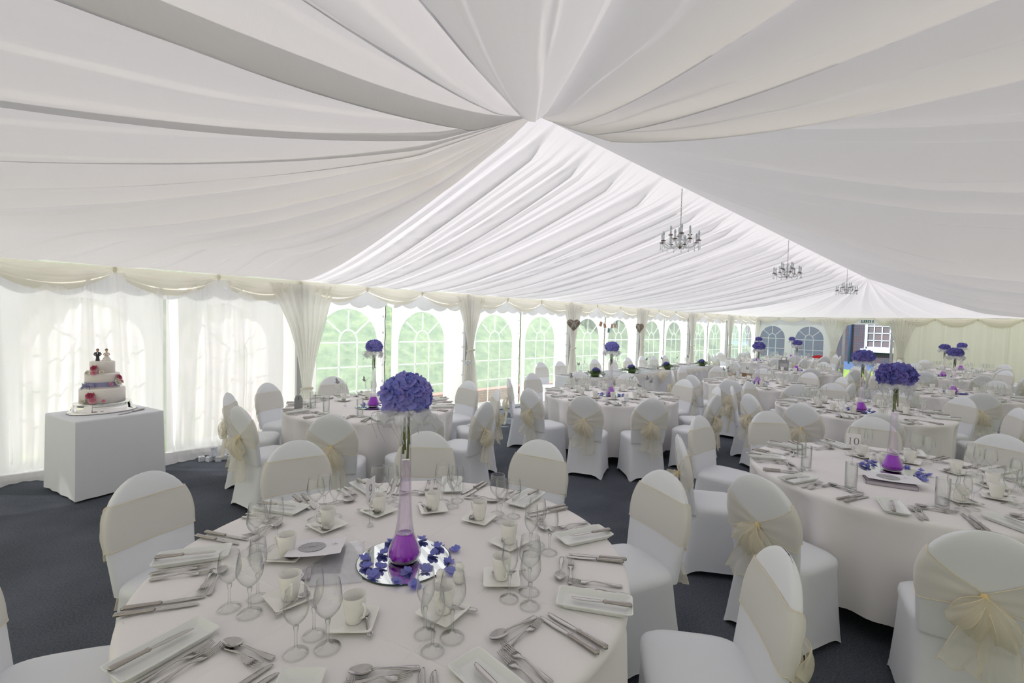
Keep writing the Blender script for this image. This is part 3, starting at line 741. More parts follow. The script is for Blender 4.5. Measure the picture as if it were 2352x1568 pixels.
WA = frame_at((0, 0, 0), (1, 0, 0))            # along +x, room side is -y
WE = frame_at((XE, 0, 0), (0, -1, 0))          # along -y, room side is -x
for k in range(-2, 6):
    b = -3.15 + 3 * k
    arch_window(WA, b + .03, b + (1.36 if k == 0 else 1.44), b + .73, lace=(k >= 0), pane='pvc' if k >= 0 else 'pvcglare')
    arch_window(WA, b + 1.47, b + 2.98, b + 2.06, hw=.46, lace=(k >= 0), pane='pvc' if k >= 0 else 'pvcglare')
arch_window(WE, .0, 1.28, .62, hw=.45, zs=1.40, zt=1.89, pane='pvcend', lace=False)
arch_window(WE, 1.28, 2.75, 1.90, hw=.47, zs=1.38, zt=1.89, pane='pvcend', lace=True)
# poles
def pole(fr, a, w=.09, o=.03, z1=2.2):
    g = G(); g.box((0, 0, z1 / 2), (w, .07, z1)); g.box((0, 0, .006), (w + .06, .12, .012)); c = fr(a, o, 0); trim(g.mesh('tent_leg', 'alu', False), loc=c)
for k in range(-1, 7): pole(WA, -3.15 + 3 * k)
for a in (3.0, 4.36): pole(WE, a, .07)
for k in range(-2, 6):   # floor rail and skirting board under the windows
    g = G(); g.box((-1.65 + 3 * k, -.03, .03), (2.9, .05, .055)); trim(g.mesh('floor_rail', 'whitemetal', False))
g = G(); g.box((XE, -3.68, .012), (.2, 1.3, .03)); trim(g.mesh('door_threshold', 'alu', False))
# solid lined walls: pleated linings
def pleated(fr, a0, a1, nm, step=.21, amp=.035):
    n = int((a1 - a0) / .03); rnd = random.Random(int(a1 * 10)); ph = [rnd.uniform(-.5, .5) for _ in range(int((a1 - a0) / step) + 3)]
    def fn(u, v):
        a = a0 + (a1 - a0) * u; k = (a - a0) / step; i = int(k); f = k - i
        p = ph[i] * (1 - f) + ph[i + 1] * f
        o = .05 + amp * abs(math.sin(PI * (k + p * .6))) ** .6 + .012 * math.sin(k * 9.1 + p * 4)
        return fr(a, o, .0 + 2.22 * v)
    g = G(); g.surf(fn, n, 4); return struct(nm, g.mesh(nm, 'pleat'))
pleated(WE, 4.42, 9.15, 'wall_end')
pleated(frame_at((XE, YR, 0), (-1, 0, 0)), 0, XE - XN, 'wall_right')
pleated(frame_at((XN, YR, 0), (0, 1, 0)), 0, 9.15, 'wall_near')
g = G(); g.add([WE(2.57, -.0, 2.0), WE(4.6, -.0, 2.0), WE(4.6, -.0, 2.3), WE(2.57, -.0, 2.3)], [(0, 1, 2, 3)]); struct('wall_end_door_head', g.mesh('door_head', 'wallpvc', False))
# ---- scalloped pelmet and swagged valance
def pelmet(fr, a0, a1):
    def fn(u, v):
        a = a0 + (a1 - a0) * u; sc = abs(math.sin(a * PI / .30)) ** .8
        zb = 1.985 - .055 * sc - .03 * (1 if math.sin(a * PI / .6) > 0 else .2)
        return fr(a, .012 + .01 * math.sin(a * 7), 2.21 + (zb - 2.21) * v)
    g = G(); g.surf(fn, int((a1 - a0) / .02), 3); trim(g.mesh('scalloped_pelmet', 'pelmet'))
def swag(fr, a0, a1, drop=.25, seed=0, flip=False):
    rnd = random.Random(seed); sk = rnd.uniform(-.06, .06); dr = drop * rnd.uniform(.93, 1.1); ph = rnd.uniform(0, 3)
    def fn(u, v):
        s = math.sin(PI * u); c = (s ** .75 if s > 0 else 0) * (1 + sk * math.cos(PI * u))
        zt = 2.245 - .012 * s; zb = 2.19 - dr * c
        z = zt + (zb - zt) * v
        fold = abs(math.sin(v * PI * 4.2 + ph + .5 * math.cos(PI * u))) ** .7
        o = .05 + .035 * c + .075 * c * math.sin(PI * min(1, v * 1.05)) + .020 * fold * (.35 + .65 * (1 - s * .55)) * math.sin(PI * min(1, v + .05))
        return fr(a0 + (a1 - a0) * u, o, z)
    g = G(); g.surf(fn, 36, 34); return g
def swags(fr, pts, drop=.25, seed=0):
    for i in range(0, len(pts) - 1):
        gg = swag(fr, pts[i], pts[i + 1], drop, seed + i)
        gg.lathe([(.010, 0), (.018, .03), (.02, .06), (.012, .085)], 8, fr(pts[i + 1], .075, 2.155), True, True)
        trim(gg.mesh('swag', 'valance'))
for k in range(-2, 6):
    b = -3.15 + 3 * k
    pelmet(WA, b, b + 3)
    swags(WA, [b, b + 1.0, b + 2.0, b + 3.0], .23, k * 7 + 30)
pelmet(WE, 0, 2.6)
swags(WE, [0, .85, 1.72, 2.57], .15, 3); swags(WE, [2.57, 3.47, ], .24, 9)
swags(WE, [3.50, 3.86], .0, 8); swags(WE, [3.86, 4.49, 5.43, 6.41, 7.36, 8.3, 9.15], .24, 11)
# ---- curtains
def leg_curtain(fr, a, wt, zg, label, wg=.065, wb=.2, off=0., seed=0, oo=.135, name='leg_curtain', one=0):
    rnd = random.Random(seed); nf = 8
    def hw(z):
        if z > zg: t = (z - zg) / (2.19 - zg); return wg + (wt - wg) * (.30 * t + .70 * t ** 1.9)
        t = (zg - z) / zg; return wg + (wb - wg) * math.sin(t * PI / 2) ** .8
    def fn(u, v):
        z = 2.19 * (1 - v) + .005 * v; q = 2 * u - 1; h = hw(z)
        if one: x = (q if q * one > 0 else q * .35) * h     # a drape pulled in from one side
        else: x = q * h
        d = .11 * (1 - min(1, h / .42)) + .02
        o = .135 + (oo - .135) * min(1, max(0, (2.05 - z) * 2.2)) + .030 * math.sin(q * nf * PI + 1.1 * math.sin(z * 1.3 + seed)) * min(1, h / .16) + .03 * math.cos(q * PI / 2) * (1 if abs(z - zg) < .3 else .6)
        return fr(a + x + off * (1 - min(1, h / wt)) , o, z)
    t = link(name, None, None); tag(t, label, 'curtain', 'tied-back curtains along the tent legs')
    g = G(); g.surf(fn, 64, 44); link('drape', g.mesh('drape', 'legcurt'), t)
    g = G(); c = fr(a + off, oo + .015, zg)
    ax = Vector(fr(1, 0, 0)) - Vector(fr(0, 0, 0)); nr = Vector(fr(0, 1, 0)) - Vector(fr(0, 0, 0))
    g.tube([tuple(Vector(c) + ax * ((wg + .012) * math.cos(2 * PI * i / 20)) + nr * (.055 * math.sin(2 * PI * i / 20)) + Vector((0, 0, .02 * math.sin(2 * PI * i / 20)))) for i in range(21)], .014, 6, False)
    link('tieback', g.mesh('tieback', 'valance'), t); return t
CL = {0: (.46, .74, 'tied ivory curtain at the tent leg between the sheer curtains and the first clear window'),
      1: (.36, 1.20, 'tied ivory curtain with the small white wicker heart on its tieback'),
      2: (.36, 1.18, 'tied ivory curtain behind the frontal brown wicker heart'),
      3: (.36, 1.18, 'tied ivory curtain behind the brown wicker heart seen side-on'),
      4: (.36, 1.15, 'tied ivory curtain just past the middle flower arrangements of the head table'),
      5: (.36, 1.15, 'tied ivory curtain between the two last pairs of side windows'),
      6: (.30, 1.15, 'tied ivory curtain in the far corner where both window walls meet')}
for k, (wt, zg, lb) in CL.items(): leg_curtain(WA, -3.15 + 3 * k + (0.02 if k < 6 else -.2), wt, zg, lb, seed=k, oo=.26 if k == 0 else .135)
leg_curtain(WE, 2.72, .50, .98, 'ivory door curtain swept to the left of the open doorway', seed=21, wg=.08, name='door_curtain')
leg_curtain(WE, 4.62, .46, .90, 'ivory door curtain swept to the right of the open doorway', seed=22, wg=.08, name='door_curtain')
def sheer(a0, a1, label, seed):
    rnd = random.Random(seed); ph = [rnd.uniform(-1, 1) for _ in range(60)]
    def fn(u, v):
        a = a0 + (a1 - a0) * u; z = 2.16 * (1 - v) + .012
        k = (a - a0) / .165; i = int(k); f = k - i; p = ph[i] * (1 - f) + ph[i + 1] * f
        o = .085 + .038 * math.sin(2 * PI * (k * .5 + p * .35)) + .014 * math.sin(2 * PI * k * 1.7 + p * 3) + .035 * v * math.sin(a * 2.3 + seed)
        if a > -3.80: o = .055 + (o - .055) * (1 - .75 * min(1, (a + 3.80) / .12))
        if z < .16: o += (.16 - z) * (1.0 + .5 * math.sin(a * 9)); z = max(.012, z)
        if v == 1: o += .06 + .05 * math.sin(a * 5.3)
        return WA(a + .03 * math.sin(z * 1.6 + p * 2), o + (.03 * min(1, max(0, v * 4 - .7)) if seed == 7 and a < -3.9 else 0), z)
    g = G(); g.surf(fn, int((a1 - a0) / .016), 30)
    tag(link('sheer_curtain', g.mesh('sheer_curtain', 'sheer')), label, 'curtain', 'sheer curtains over the side windows')
sheer(-9.1, -6.18, 'gathered cream sheer curtain cut off by the left edge of the photo', 5)
sheer(-6.14, -4.635, 'gathered cream sheer curtain glowing behind the cake table', 6)
sheer(-4.595, -3.40, 'gathered cream sheer curtain behind the small white favour boxes', 7)
# ---- roof lining
ZE = 2.245; YM = -4.575
def zridge(x): return 3.20 - .0125 * (x + 3.15)
def saw(f, tip=.92, p=1.7):
    """hanging fold: sinks slowly, then springs back up behind its lowest edge"""
    if f < tip:
        q = f / tip; return q ** p
    q = (f - tip) / (1 - tip); return 1 - q * q * (3 - 2 * q)
def sp(x, e): return max(0., x) ** e
class Pleats:
    def __init__(s, x0, x1, lo, hi, seed, wander, flip=False):
        s.flip = flip; r = random.Random(seed); s.b = [x0]; s.w = wander
        while s.b[-1] < x1 + .5: s.b.append(s.b[-1] + r.uniform(lo, hi))
        s.a = [r.uniform(.35, 1.) for _ in s.b]; s.ph = [r.uniform(-1, 1) for _ in s.b]
    def __call__(s, x, t):
        x += s.w * (noise.noise((x * .55, t * 1.1, s.b[1])) + .35 * noise.noise((x * 1.7, t * 2.3, 5)))
        if x <= s.b[0]: return 0.
        lo, hi = 0, len(s.b) - 1
        while hi - lo > 1:
            m = (lo + hi) // 2
            if s.b[m] <= x: lo = m
            else: hi = m
        f = (x - s.b[lo]) / (s.b[hi] - s.b[lo])
        return s.a[lo] * saw(1 - f if s.flip else f) * (s.b[hi] - s.b[lo])
PL = {0: (Pleats(-3.3, 9.5, .30, .70, 3, .10, True), Pleats(-3.3, 9.5, .10, .24, 4, .06, True)), 1: (Pleats(-3.3, 9.5, .5, 1.1, 8, .10), Pleats(-3.3, 9.5, .18, .36, 9, .05))}
SP = {0: (.30, .26, 1.38, .05), 1: (.42, .26, 1.85, .03)}
def zmain(side, x, t):
    """t 0 at the eave, 1 at the ridge"""
    a1, a2, p, bay = SP[side]; k = 1 - t
    fb = ((x + 3.15) / 3) % 1; top = min(1, k * (16 if side == 0 else 2.2)); env = top * (.35 + .65 * sp(math.sin(PI * min(1, .12 + .88 * k)), .8)) * min(1, t * 9 + .1)
    ruche = .010 * (abs(math.sin(x * 34 + 2 * noise.noise((x * 3, 0, 0)))) * sp(1 - k * 5, 1.) + .6 * abs(math.sin(x * 21 + 1.3)) * sp(1 - k * 2.2, 1.)) * top if side == 0 else 0
    return ZE + (zridge(x) - ZE) * t ** p - bay * sp(math.sin(PI * fb), .8) * math.sin(PI * sp(k, .7)) - env * (a1 * PL[side][0](x, t) + a2 * PL[side][1](x, t)) - ruche
def slope(side, nm, mat, x0=-3.15, x1=8.85):
    def fn(u, v):
        x = x0 + (x1 - x0) * u; t = v ** .8
        y = YM * t if side == 0 else YR - (YR - YM) * t
        return (x, y, zmain(side, x, t))
    g = G(); g.surf(fn, int((x1 - x0) / .0135), 52); return struct(nm, g.mesh(nm, mat))
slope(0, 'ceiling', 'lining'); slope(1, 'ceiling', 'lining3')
def fan(xa, sgn, nm, creases, nth, xend, seed, p, bil, mat, blend=9, zfl=0., collar=0.):
    za = zridge(xa)
    def rmax(th):
        c, s = math.cos(th), math.sin(th); r = []
        if c < -1e-6: r.append(abs(xend - xa) / -c)
        if s > 1e-6: r.append(-YM / s)
        if s < -1e-6: r.append((YM - YR) / -s)
        return min(r)
    cr = sorted(creases); fine = Pleats(88, 275, 3.2, 7.5, int(seed * 7), .9)
    def fn(u, v):
        d0 = 90 + 180 * u; th = math.radians(d0); R = rmax(th); t = v ** 1.25; r = R * t
        d = d0 + 1.3 * noise.noise((d0 * .012, r * .28, seed)) * min(1, r)
        i = max([j for j in range(len(cr)) if cr[j][0] <= d] or [0]); i = min(i, len(cr) - 2)
        f = min(1, max(0, (d - cr[i][0]) / (cr[i + 1][0] - cr[i][0]))); A_, md = cr[i][1], cr[i][2]
        wd = math.radians(cr[i + 1][0] - cr[i][0])
        if md == 'l': w = saw(1 - f, .95, 1.9)
        elif md == 'r': w = saw(f, .95, 1.9)
        else: w = sp(math.sin(PI * f), .7)
        env = min(1, r / .8) * sp(math.sin(PI * min(1, t * .80 + .20)), .75)
        fn_ = .0040 * fine(d, r) * min(1, r / 1.5) * sp(math.sin(PI * min(1, t * .9 + .1)), .5)
        q = min(1, max(0, (t - .70) / .30)); zf = ZE + zfl
        z = zf + (za - zf) * sp(1 - t, p) - zfl * q * q * (3 - 2 * q) - bil * A_ * w * env - fn_ - collar * sp(math.sin(PI * min(1, max(0, (d0 - 190) / 62))), .5) * (r / .65) * math.exp(1 - r / .65)
        e = min(d0 - 90, 270 - d0)
        if e < blend:
            q = e / blend; q = q * q * (3 - 2 * q); z = z * q + zmain(0 if d0 < 180 else 1, xa, 1 - t) * (1 - q)
        return (xa + sgn * r * math.cos(th), YM + r * math.sin(th), z)
    g = G(); g.surf(fn, nth, 70); return struct(nm, g.mesh(nm, mat))
NEARC = [(90, .5, 'l'), (99, .6, 'l'), (106, .5, 'l'), (113, 1.0, 'l'), (121, .9, 'l'), (129, 1.2, 'l'), (138, 1.1, 'l'), (147, 1.4, 'l'), (158, 1.3, 'l'), (176, 1.3, 'l'), (197, 1.4, 'l'), (204, .8, 'm'), (212, 1.25, 'm'), (230, .9, 'r'), (239, 1.1, 'r'), (247, 1.2, 'r'), (257, 1.2, 'r'), (271, .5, 'r')]
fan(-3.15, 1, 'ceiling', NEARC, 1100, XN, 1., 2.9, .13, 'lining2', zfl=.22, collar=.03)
FARC = [(90 + 11.25 * i, .45, 'm') for i in range(17)]
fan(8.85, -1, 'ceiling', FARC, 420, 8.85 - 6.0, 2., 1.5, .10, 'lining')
# ---- outside the far doorway
def building():
    t = link('brick_building', None, None, (21.9, 0, -.09)); tag(t, 'dark brick building with a white sash window seen through the far doorway', 'building')
    g = G(); g.box((.25, -3.6, 3.2), (.5, 13.0, 6.4)); link('wall', g.mesh('brick_wall', 'brick', False), t)
    g = G(); g.box((-.04, -3.6, .19), (.14, 13.0, .38)); link('plinth', g.mesh('plinth', 'plinth', False), t)
    y0, z0, w, h = -2.52, 1.04, 1.18, 1.75
    f = G()
    for s in (0, 1): f.box((-.02, y0 - s * w, z0 + h / 2), (.09, .10, h + .1))
    f.box((-.02, y0 - w / 2, z0 + h), (.09, w, .1)); f.box((-.02, y0 - w / 2, z0 + .05), (.09, w, .10)); fo = link('window_frame', f.mesh('window_frame', 'sash', False), t)
    b = G()
    for i in range(1, 4): b.box((-.01, y0 - w * i / 4, z0 + h / 2), (.05, .035, h))
    for i in range(1, 5): b.box((-.01, y0 - w / 2, z0 + .07 + (h - .07) * i / 5), (.05, w, .035))
    link('sash_bar', b.mesh('sash_bars', 'sash', False), fo)
    p = G(); p.box((.0, y0 - w / 2, z0 + h / 2), (.02, w, h)); link('pane', p.mesh('pane', 'winglass', False), fo)
    s = G(); s.box((-.06, y0 - w / 2, z0 - .07), (.26, w + .36, .15)); link('sill', s.mesh('sill', 'sash', False), t)
    pp = G(); pp.tube([(-.08, -1.9, .3), (-.08, -1.9, 6.3)], .05, 10); link('drainpipe', pp.mesh('drainpipe', 'plinth'), t)
building()
for k in range(6):
    g = G(); x = -3.0 + 1.55 * k; g.box((0, 0, .13), (1.52, .22, .30)); g.box((0, 0, .30), (1.54, .26, .05))
    tag(link('brick_kerb', g.mesh('brick_kerb', 'redbrick', False), None, (x, 1.05, -.09)), 'low red brick kerb outside the clear side windows, %s from the cake end' % ['first', 'second', 'third', 'fourth', 'fifth', 'sixth'][k], 'wall', 'low brick kerbs outside the windows')
def shade_stand_in(loc, r, label, seed):  # leafy mass added to stand in for the shaded part of the bank
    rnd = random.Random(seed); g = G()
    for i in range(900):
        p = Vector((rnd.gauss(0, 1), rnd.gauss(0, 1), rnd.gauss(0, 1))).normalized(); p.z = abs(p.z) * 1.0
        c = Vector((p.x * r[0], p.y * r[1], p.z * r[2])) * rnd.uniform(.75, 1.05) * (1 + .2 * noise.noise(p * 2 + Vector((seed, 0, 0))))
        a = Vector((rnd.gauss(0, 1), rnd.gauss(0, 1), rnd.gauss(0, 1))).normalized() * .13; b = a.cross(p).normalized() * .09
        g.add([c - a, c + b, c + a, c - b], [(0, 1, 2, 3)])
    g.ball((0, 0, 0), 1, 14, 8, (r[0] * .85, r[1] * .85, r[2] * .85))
    tag(link('shade_stand_in', g.mesh('shade_stand_in', 'shade'), None, loc), label, 'shade_stand_in', 'leafy shade stand-ins on the grass bank')
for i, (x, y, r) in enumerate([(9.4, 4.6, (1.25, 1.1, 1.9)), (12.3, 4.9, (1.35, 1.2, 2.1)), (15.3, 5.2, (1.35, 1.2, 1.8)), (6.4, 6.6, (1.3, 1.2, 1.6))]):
    shade_stand_in((x, y, bankz(x, y) - .5), r, 'dark leafy stand-in for shade on the grass bank, %s along the bank' % ['second', 'third', 'fourth and farthest', 'first'][i], i + 2)
# ---- light: sun over the bank, pale blue sky
w = bpy.data.worlds.new('sky'); SC.world = w; w.use_nodes = True; nt = w.node_tree
for n in list(nt.nodes): nt.nodes.remove(n)
wo = N(nt, 'ShaderNodeOutputWorld'); bg = N(nt, 'ShaderNodeBackground'); bg.inputs[0].default_value = (.88, .88, 1., 1); bg.inputs[1].default_value = 1.9
L(nt, bg.outputs[0], wo.inputs[0])
sun = bpy.data.lights.new('sun', 'SUN'); sun.energy = 9.0; sun.angle = math.radians(1.5); sun.color = (1., .94, .90)
so = bpy.data.objects.new('sun', sun); COL.objects.link(so)
so.rotation_euler = Vector((.58, -.50, -.76)).to_track_quat('-Z', 'Y').to_euler()
SC.view_settings.view_transform = 'Standard'; SC.view_settings.look = 'None'; SC.view_settings.exposure = .36; SC.view_settings.gamma = 1.05
try:
    cy = SC.cycles; cy.use_denoising = True; cy.denoiser = 'OPENIMAGEDENOISE'; cy.max_bounces = 8; cy.diffuse_bounces = 4; cy.glossy_bounces = 3; cy.transmission_bounces = 4; cy.transparent_max_bounces = 24; cy.caustics_reflective = False; cy.caustics_refractive = False; cy.sample_clamp_indirect = 6
except Exception as e: print(e)
# ------------------------------------------------------------------ round tables
ZT = .761
def cloth_mesh(seed, seats=(), turn=0.):
    rnd = random.Random(seed); g = G(); n = 160
    ks = [(13, rnd.uniform(0, 6), .5), (21, rnd.uniform(0, 6), .38), (8, rnd.uniform(0, 6), .25)]
    rings = [(.001, ZT), (.3, ZT), (.6, ZT), (.86, ZT), (.893, ZT - .0005), (.905, ZT - .004), (.912, ZT - .012), (.915, ZT - .028), (.912, .70), (.908, .62), (.905, .53), (.904, .44), (.904, .35), (.904, .26), (.904, .18), (.904, .12)]
    vs = []; fs = []
    for r, z in rings:
        d = max(0, (ZT - .03 - z) / .6)
        for i in range(n):
            a = 2 * PI * i / n
            w = sum(c * math.sin(k * a + p + .6 * d * math.sin(3 * a + p)) for k, p, c in ks)
            rr_ = r + .085 * d ** .5 * (w - .55)
            for q in seats:
                da = abs((a + turn - math.radians(q) + PI) % (2 * PI) - PI)
                if da < .245 and z < .56:
                    k = min(1, (.245 - da) / .03) * min(1, (.56 - z) / .06); rr_ = rr_ * (1 - k) + min(rr_, .918) * k
            vs.append((rr_ * math.cos(a), rr_ * math.sin(a), z + (.012 * math.sin(5 * a + seed) if z < .13 else 0)))
    for j in range(len(rings) - 1):
        for i in range(n):
            a = j * n + i; b = j * n + (i + 1) % n; fs.append((a, b, b + n, a + n))
    g.add(vs, fs); return g.mesh('tablecloth', 'cloth')
def overlay(seed):
    """creases of the ironed cloth: shallow raised fold lines"""
    g = G()
    for s in (-.42, .0, .43):
        h = math.sqrt(.89 ** 2 - s * s)
        for ax in (0, 1):
            pts = [((t * h, s) if ax else (s, t * h)) for t in (-1, -.5, 0, .5, 1)]
            L_ = []
            for x, y in pts:
                for o, z in ((-.006, ZT - .0002), (0, ZT + .0024), (.006, ZT - .0002)):
                    L_.append((x + (0 if ax else o), y + (o if ax else 0), z))
            g.add(L_, [(3 * i + k, 3 * i + k + 1, 3 * i + k + 4, 3 * i + k + 3) for i in range(4) for k in (0, 1)])
    return g.mesh('fold_line', 'cloth')
FOLD = overlay(1)
g = G(); g.lathe([(0, .735), (.88, .735), (.885, .742), (.885, .752), (.88, .756), (0, .756)], 48); TTOP = g.mesh('tabletop', 'wood')
def legm(a):
    g = G(); c, s = math.cos(a), math.sin(a); g.tube([(.55 * c, .55 * s, .735), (.60 * c, .60 * s, 0)], .014, 8); return g.mesh('leg', 'dark')
TLEG = [legm(PI / 4 + k * PI / 2) for k in range(4)]
TAB = {  # centre, name used in labels, seats (degrees), cloth turn, tumbler seats, near?
 9: ((-4.57, -5.25), 'table nine', [120, 87, 53, 19, -17, -54, -90, -126, -162, 156], .3, (), 2),
 10: ((-1.50, -6.50), 'table ten', [161, -163, 87, 124, 52, 15, -19, -55, -90, -126], 1.1, (87, 124, 161, -163), 2),
 2: ((-.04, -3.16), 'table two', [-157, -127, 172, 131, 94, 56, 23, -18, -50, -86], 2.0, (), 1),
 5: ((1.60, -5.73), 'the second right-hand table', [169, -164, 78, 108, 140, 23, -6, -38, -72, -128], .7, (), 1),
 1: ((-3.06, -2.06), 'the cake-side table', [122, 155, -170, -131, -100, 84, 44, 3, -32, -69], 1.7, (155, -170, -131, -100), 1),
 3: ((3.37, -3.95), 'table three', [-177, 155, 121, 90, -140, 50, 14, -20, -50, -95], 2.6, (), 1),
 6: ((4.95, -6.42), 'the third right-hand table', [160, -165, 116, 86, 52, 16, -20, -56, -92, -128], 0., (), 0),
 7: ((7.15, -3.55), 'the gift-bag table', [170, -154, 134, 98, 62, 26, -10, -46, -82, -118], .9, (), 0),
 11: ((8.95, -6.05), 'the fourth right-hand table', [172, -152, 136, 100, 64, 28, -8, -44, -80, -116], 1.4, (), 0),
 4: ((9.95, -1.75), 'the table past the head table', [180, -144, 144, 108, 72, 36, 0, -36, -72, -108], .2, (), 0),
 12: ((12.2, -6.2), 'the fifth right-hand table', [180, -144, 144, 108, 72, 36, 0, -36, -72, -108], 2.2, (), 0),
 8: ((12.75, -1.9), 'the table by the end windows', [200, 236, 164, 128, 92, 56, 20, -16, -52, -88], 1.9, (), 0),
}
TFULL = {9: 'round white-clothed table nine in the foreground, with the violet bouquet on a mirror', 10: 'round white-clothed table ten on the right, partly laid with straight tumblers',
 2: 'round white-clothed table two in front of the long head table', 3: 'round white-clothed table three beyond table two', 5: 'round white-clothed table second in the right-hand row, just behind table ten',
 1: 'round white-clothed table nearest the cake and the first clear window', 6: 'round white-clothed table third in the right-hand row', 7: 'round white-clothed table carrying the grey gift bag',
 11: 'round white-clothed table fourth in the right-hand row', 4: 'round white-clothed table past the far end of the head table', 12: 'round white-clothed table fifth in the right-hand row, by the solid wall', 8: 'round white-clothed table by the arched windows of the end wall'}
def at(tc, ang, x, y, r0=.915):
    """place-setting frame of a seat: x to the diner's right, y inwards from the table's rim"""
    a = math.radians(ang); e = Vector((math.cos(a), math.sin(a))); f = -e; rt = Vector((f.y, -f.x))
    p = Vector(tc) + e * (r0 - y) + rt * x; return p.x, p.y, a + PI / 2
CHX = [0]
def setting(t, tc, nm, ang, tum, near, rnd):
    hr = hour(tc, math.radians(ang)); pl = 'at the %s o\'clock place of %s' % (hr, nm)
    gp = lambda k: '%s on %s' % (k, nm)
    z = ZT + .0027
    def put(name, parts, lab, cat, x, y, rz=0., zz=0., grp=None, jit=.006, rot=None):
        X, Y, a = at(tc, ang, x + rnd.uniform(-jit, jit), y + rnd.uniform(-jit, jit))
        if not seen((X, Y, z + .05), 30, 30): return None
        return kit(name, parts, '%s %s' % (lab, pl), cat, (X, Y, z + zz), a + rz + rnd.uniform(-.05, .05), gp(grp), rot=None)
    P = lambda two, one: two if near >= 1 else one
    put('side_plate', PLATE, 'oblong white side plate', 'plate', -.192, .135, 0, 0, 'side plates')
    put('butter_knife', P(BKNIFE, BKNIFE1), 'butter knife', 'knife', -.192 + rnd.uniform(-.01, .01), .11, rnd.uniform(-.15, .15), .0195, 'butter knives')
    put('dinner_fork', FORK, 'outer dinner fork', 'fork', -.100, .115, 0, 0, 'dinner forks')
    put('dinner_fork', FORK, 'inner dinner fork', 'fork', -.060, .128, 0, 0, 'dinner forks')
    put('dinner_knife', P(KNIFE, KNIFE1), 'inner dinner knife', 'knife', .120, .135, 0, 0, 'dinner knives')
    put('dinner_knife', P(KNIFE, KNIFE1), 'outer dinner knife', 'knife', .152, .125, 0, 0, 'dinner knives')
    put('dessert_fork', DFORK, 'dessert fork laid crosswise', 'fork', .012, .225, -PI / 2 + rnd.uniform(-.2, .1), 0, 'dessert forks')
    put('dessert_spoon', DSPOON, 'dessert spoon laid crosswise', 'spoon', .018, .258, PI / 2 + rnd.uniform(-.1, .25), .001, 'dessert spoons')
    if tum:
        put('tumbler', TUMB, 'straight clear tumbler', 'glass', .045, .30, 0, 0, 'tumblers', .02)
    else:
        i = 0 if near == 2 else 1
        s = rnd.uniform(-.012, .012)
        put('wine_glass', WINE[i], 'large wine glass', 'glass', -.150 + s, .365, rnd.uniform(0, 6), 0, 'wine glasses', .003)
        put('wine_glass', SWINE[i], 'smaller wine glass', 'glass', -.232 + s, .350, rnd.uniform(0, 6), 0, 'wine glasses', .003)
        put('champagne_flute', FLUTE[i], 'slim champagne flute', 'glass', -.205 + s, .428, rnd.uniform(0, 6), 0, 'champagne flutes', .003)
        q = rnd.uniform(-.5, .5)
        put('saucer', SAUCER, 'square saucer', 'saucer', -.105, .475, q, 0, 'saucers', 0.)
        put('coffee_cup', CUP if near >= 1 else [('coffee_cup', CUP[0][1])], 'tall cream coffee cup', 'cup', -.105, .475, rnd.uniform(-2.6, -.2), .0058, 'coffee cups', 0.)
        if near >= 1: put('teaspoon', TSPOON, 'teaspoon on the saucer', 'spoon', -.062, .455, q + .3, .0075, 'teaspoons', 0.)
def chair(X, Y, rz, label, group):
    if not seen((X, Y, .5), 330, 420): return
    kit('banquet_chair', CHAIR, label, 'chair', (X, Y, 0), rz, group)
def table(t):
    tc, nm, seats, turn, tums, near = TAB[t]; rnd = random.Random(t * 13 + 1)
    kit('round_table', [('tabletop', TTOP)] + [('leg', m) for m in TLEG], TFULL[t], 'table', (tc[0], tc[1], 0), turn, 'round tables')
    kit('tablecloth', [('linen', cloth_mesh(t, [q for q in seats if (t, q) not in SKIP], turn)), ('fold_line', FOLD)], 'white floor-length tablecloth draped over %s' % nm, 'tablecloth', (tc[0], tc[1], 0), turn, 'white round tablecloths')
    for s in seats:
        a = math.radians(s); R = 1.158 + rnd.uniform(-.012, .02)
        hr = hour(tc, a)
        ok = (t, s) not in SKIP
        if ok: chair(tc[0] + R * math.cos(a), tc[1] + R * math.sin(a), a + PI / 2 + rnd.uniform(-.04, .04), 'white bow-backed chair at the %s o\'clock seat of %s' % (hr, nm), 'banquet chairs round ' + nm)
        setting(t, tc, nm, s, s in tums, near, rnd)
SKIP = {(6, 116), (8, -16), (8, 128), (8, 164), (8, 20), (4, 0), (4, -36), (7, 26), (7, 62), (4, 180), (8, 56), (5, -128), (12, 180), (11, -8), (12, 0), (6, 16)}
for t in TAB: table(t)
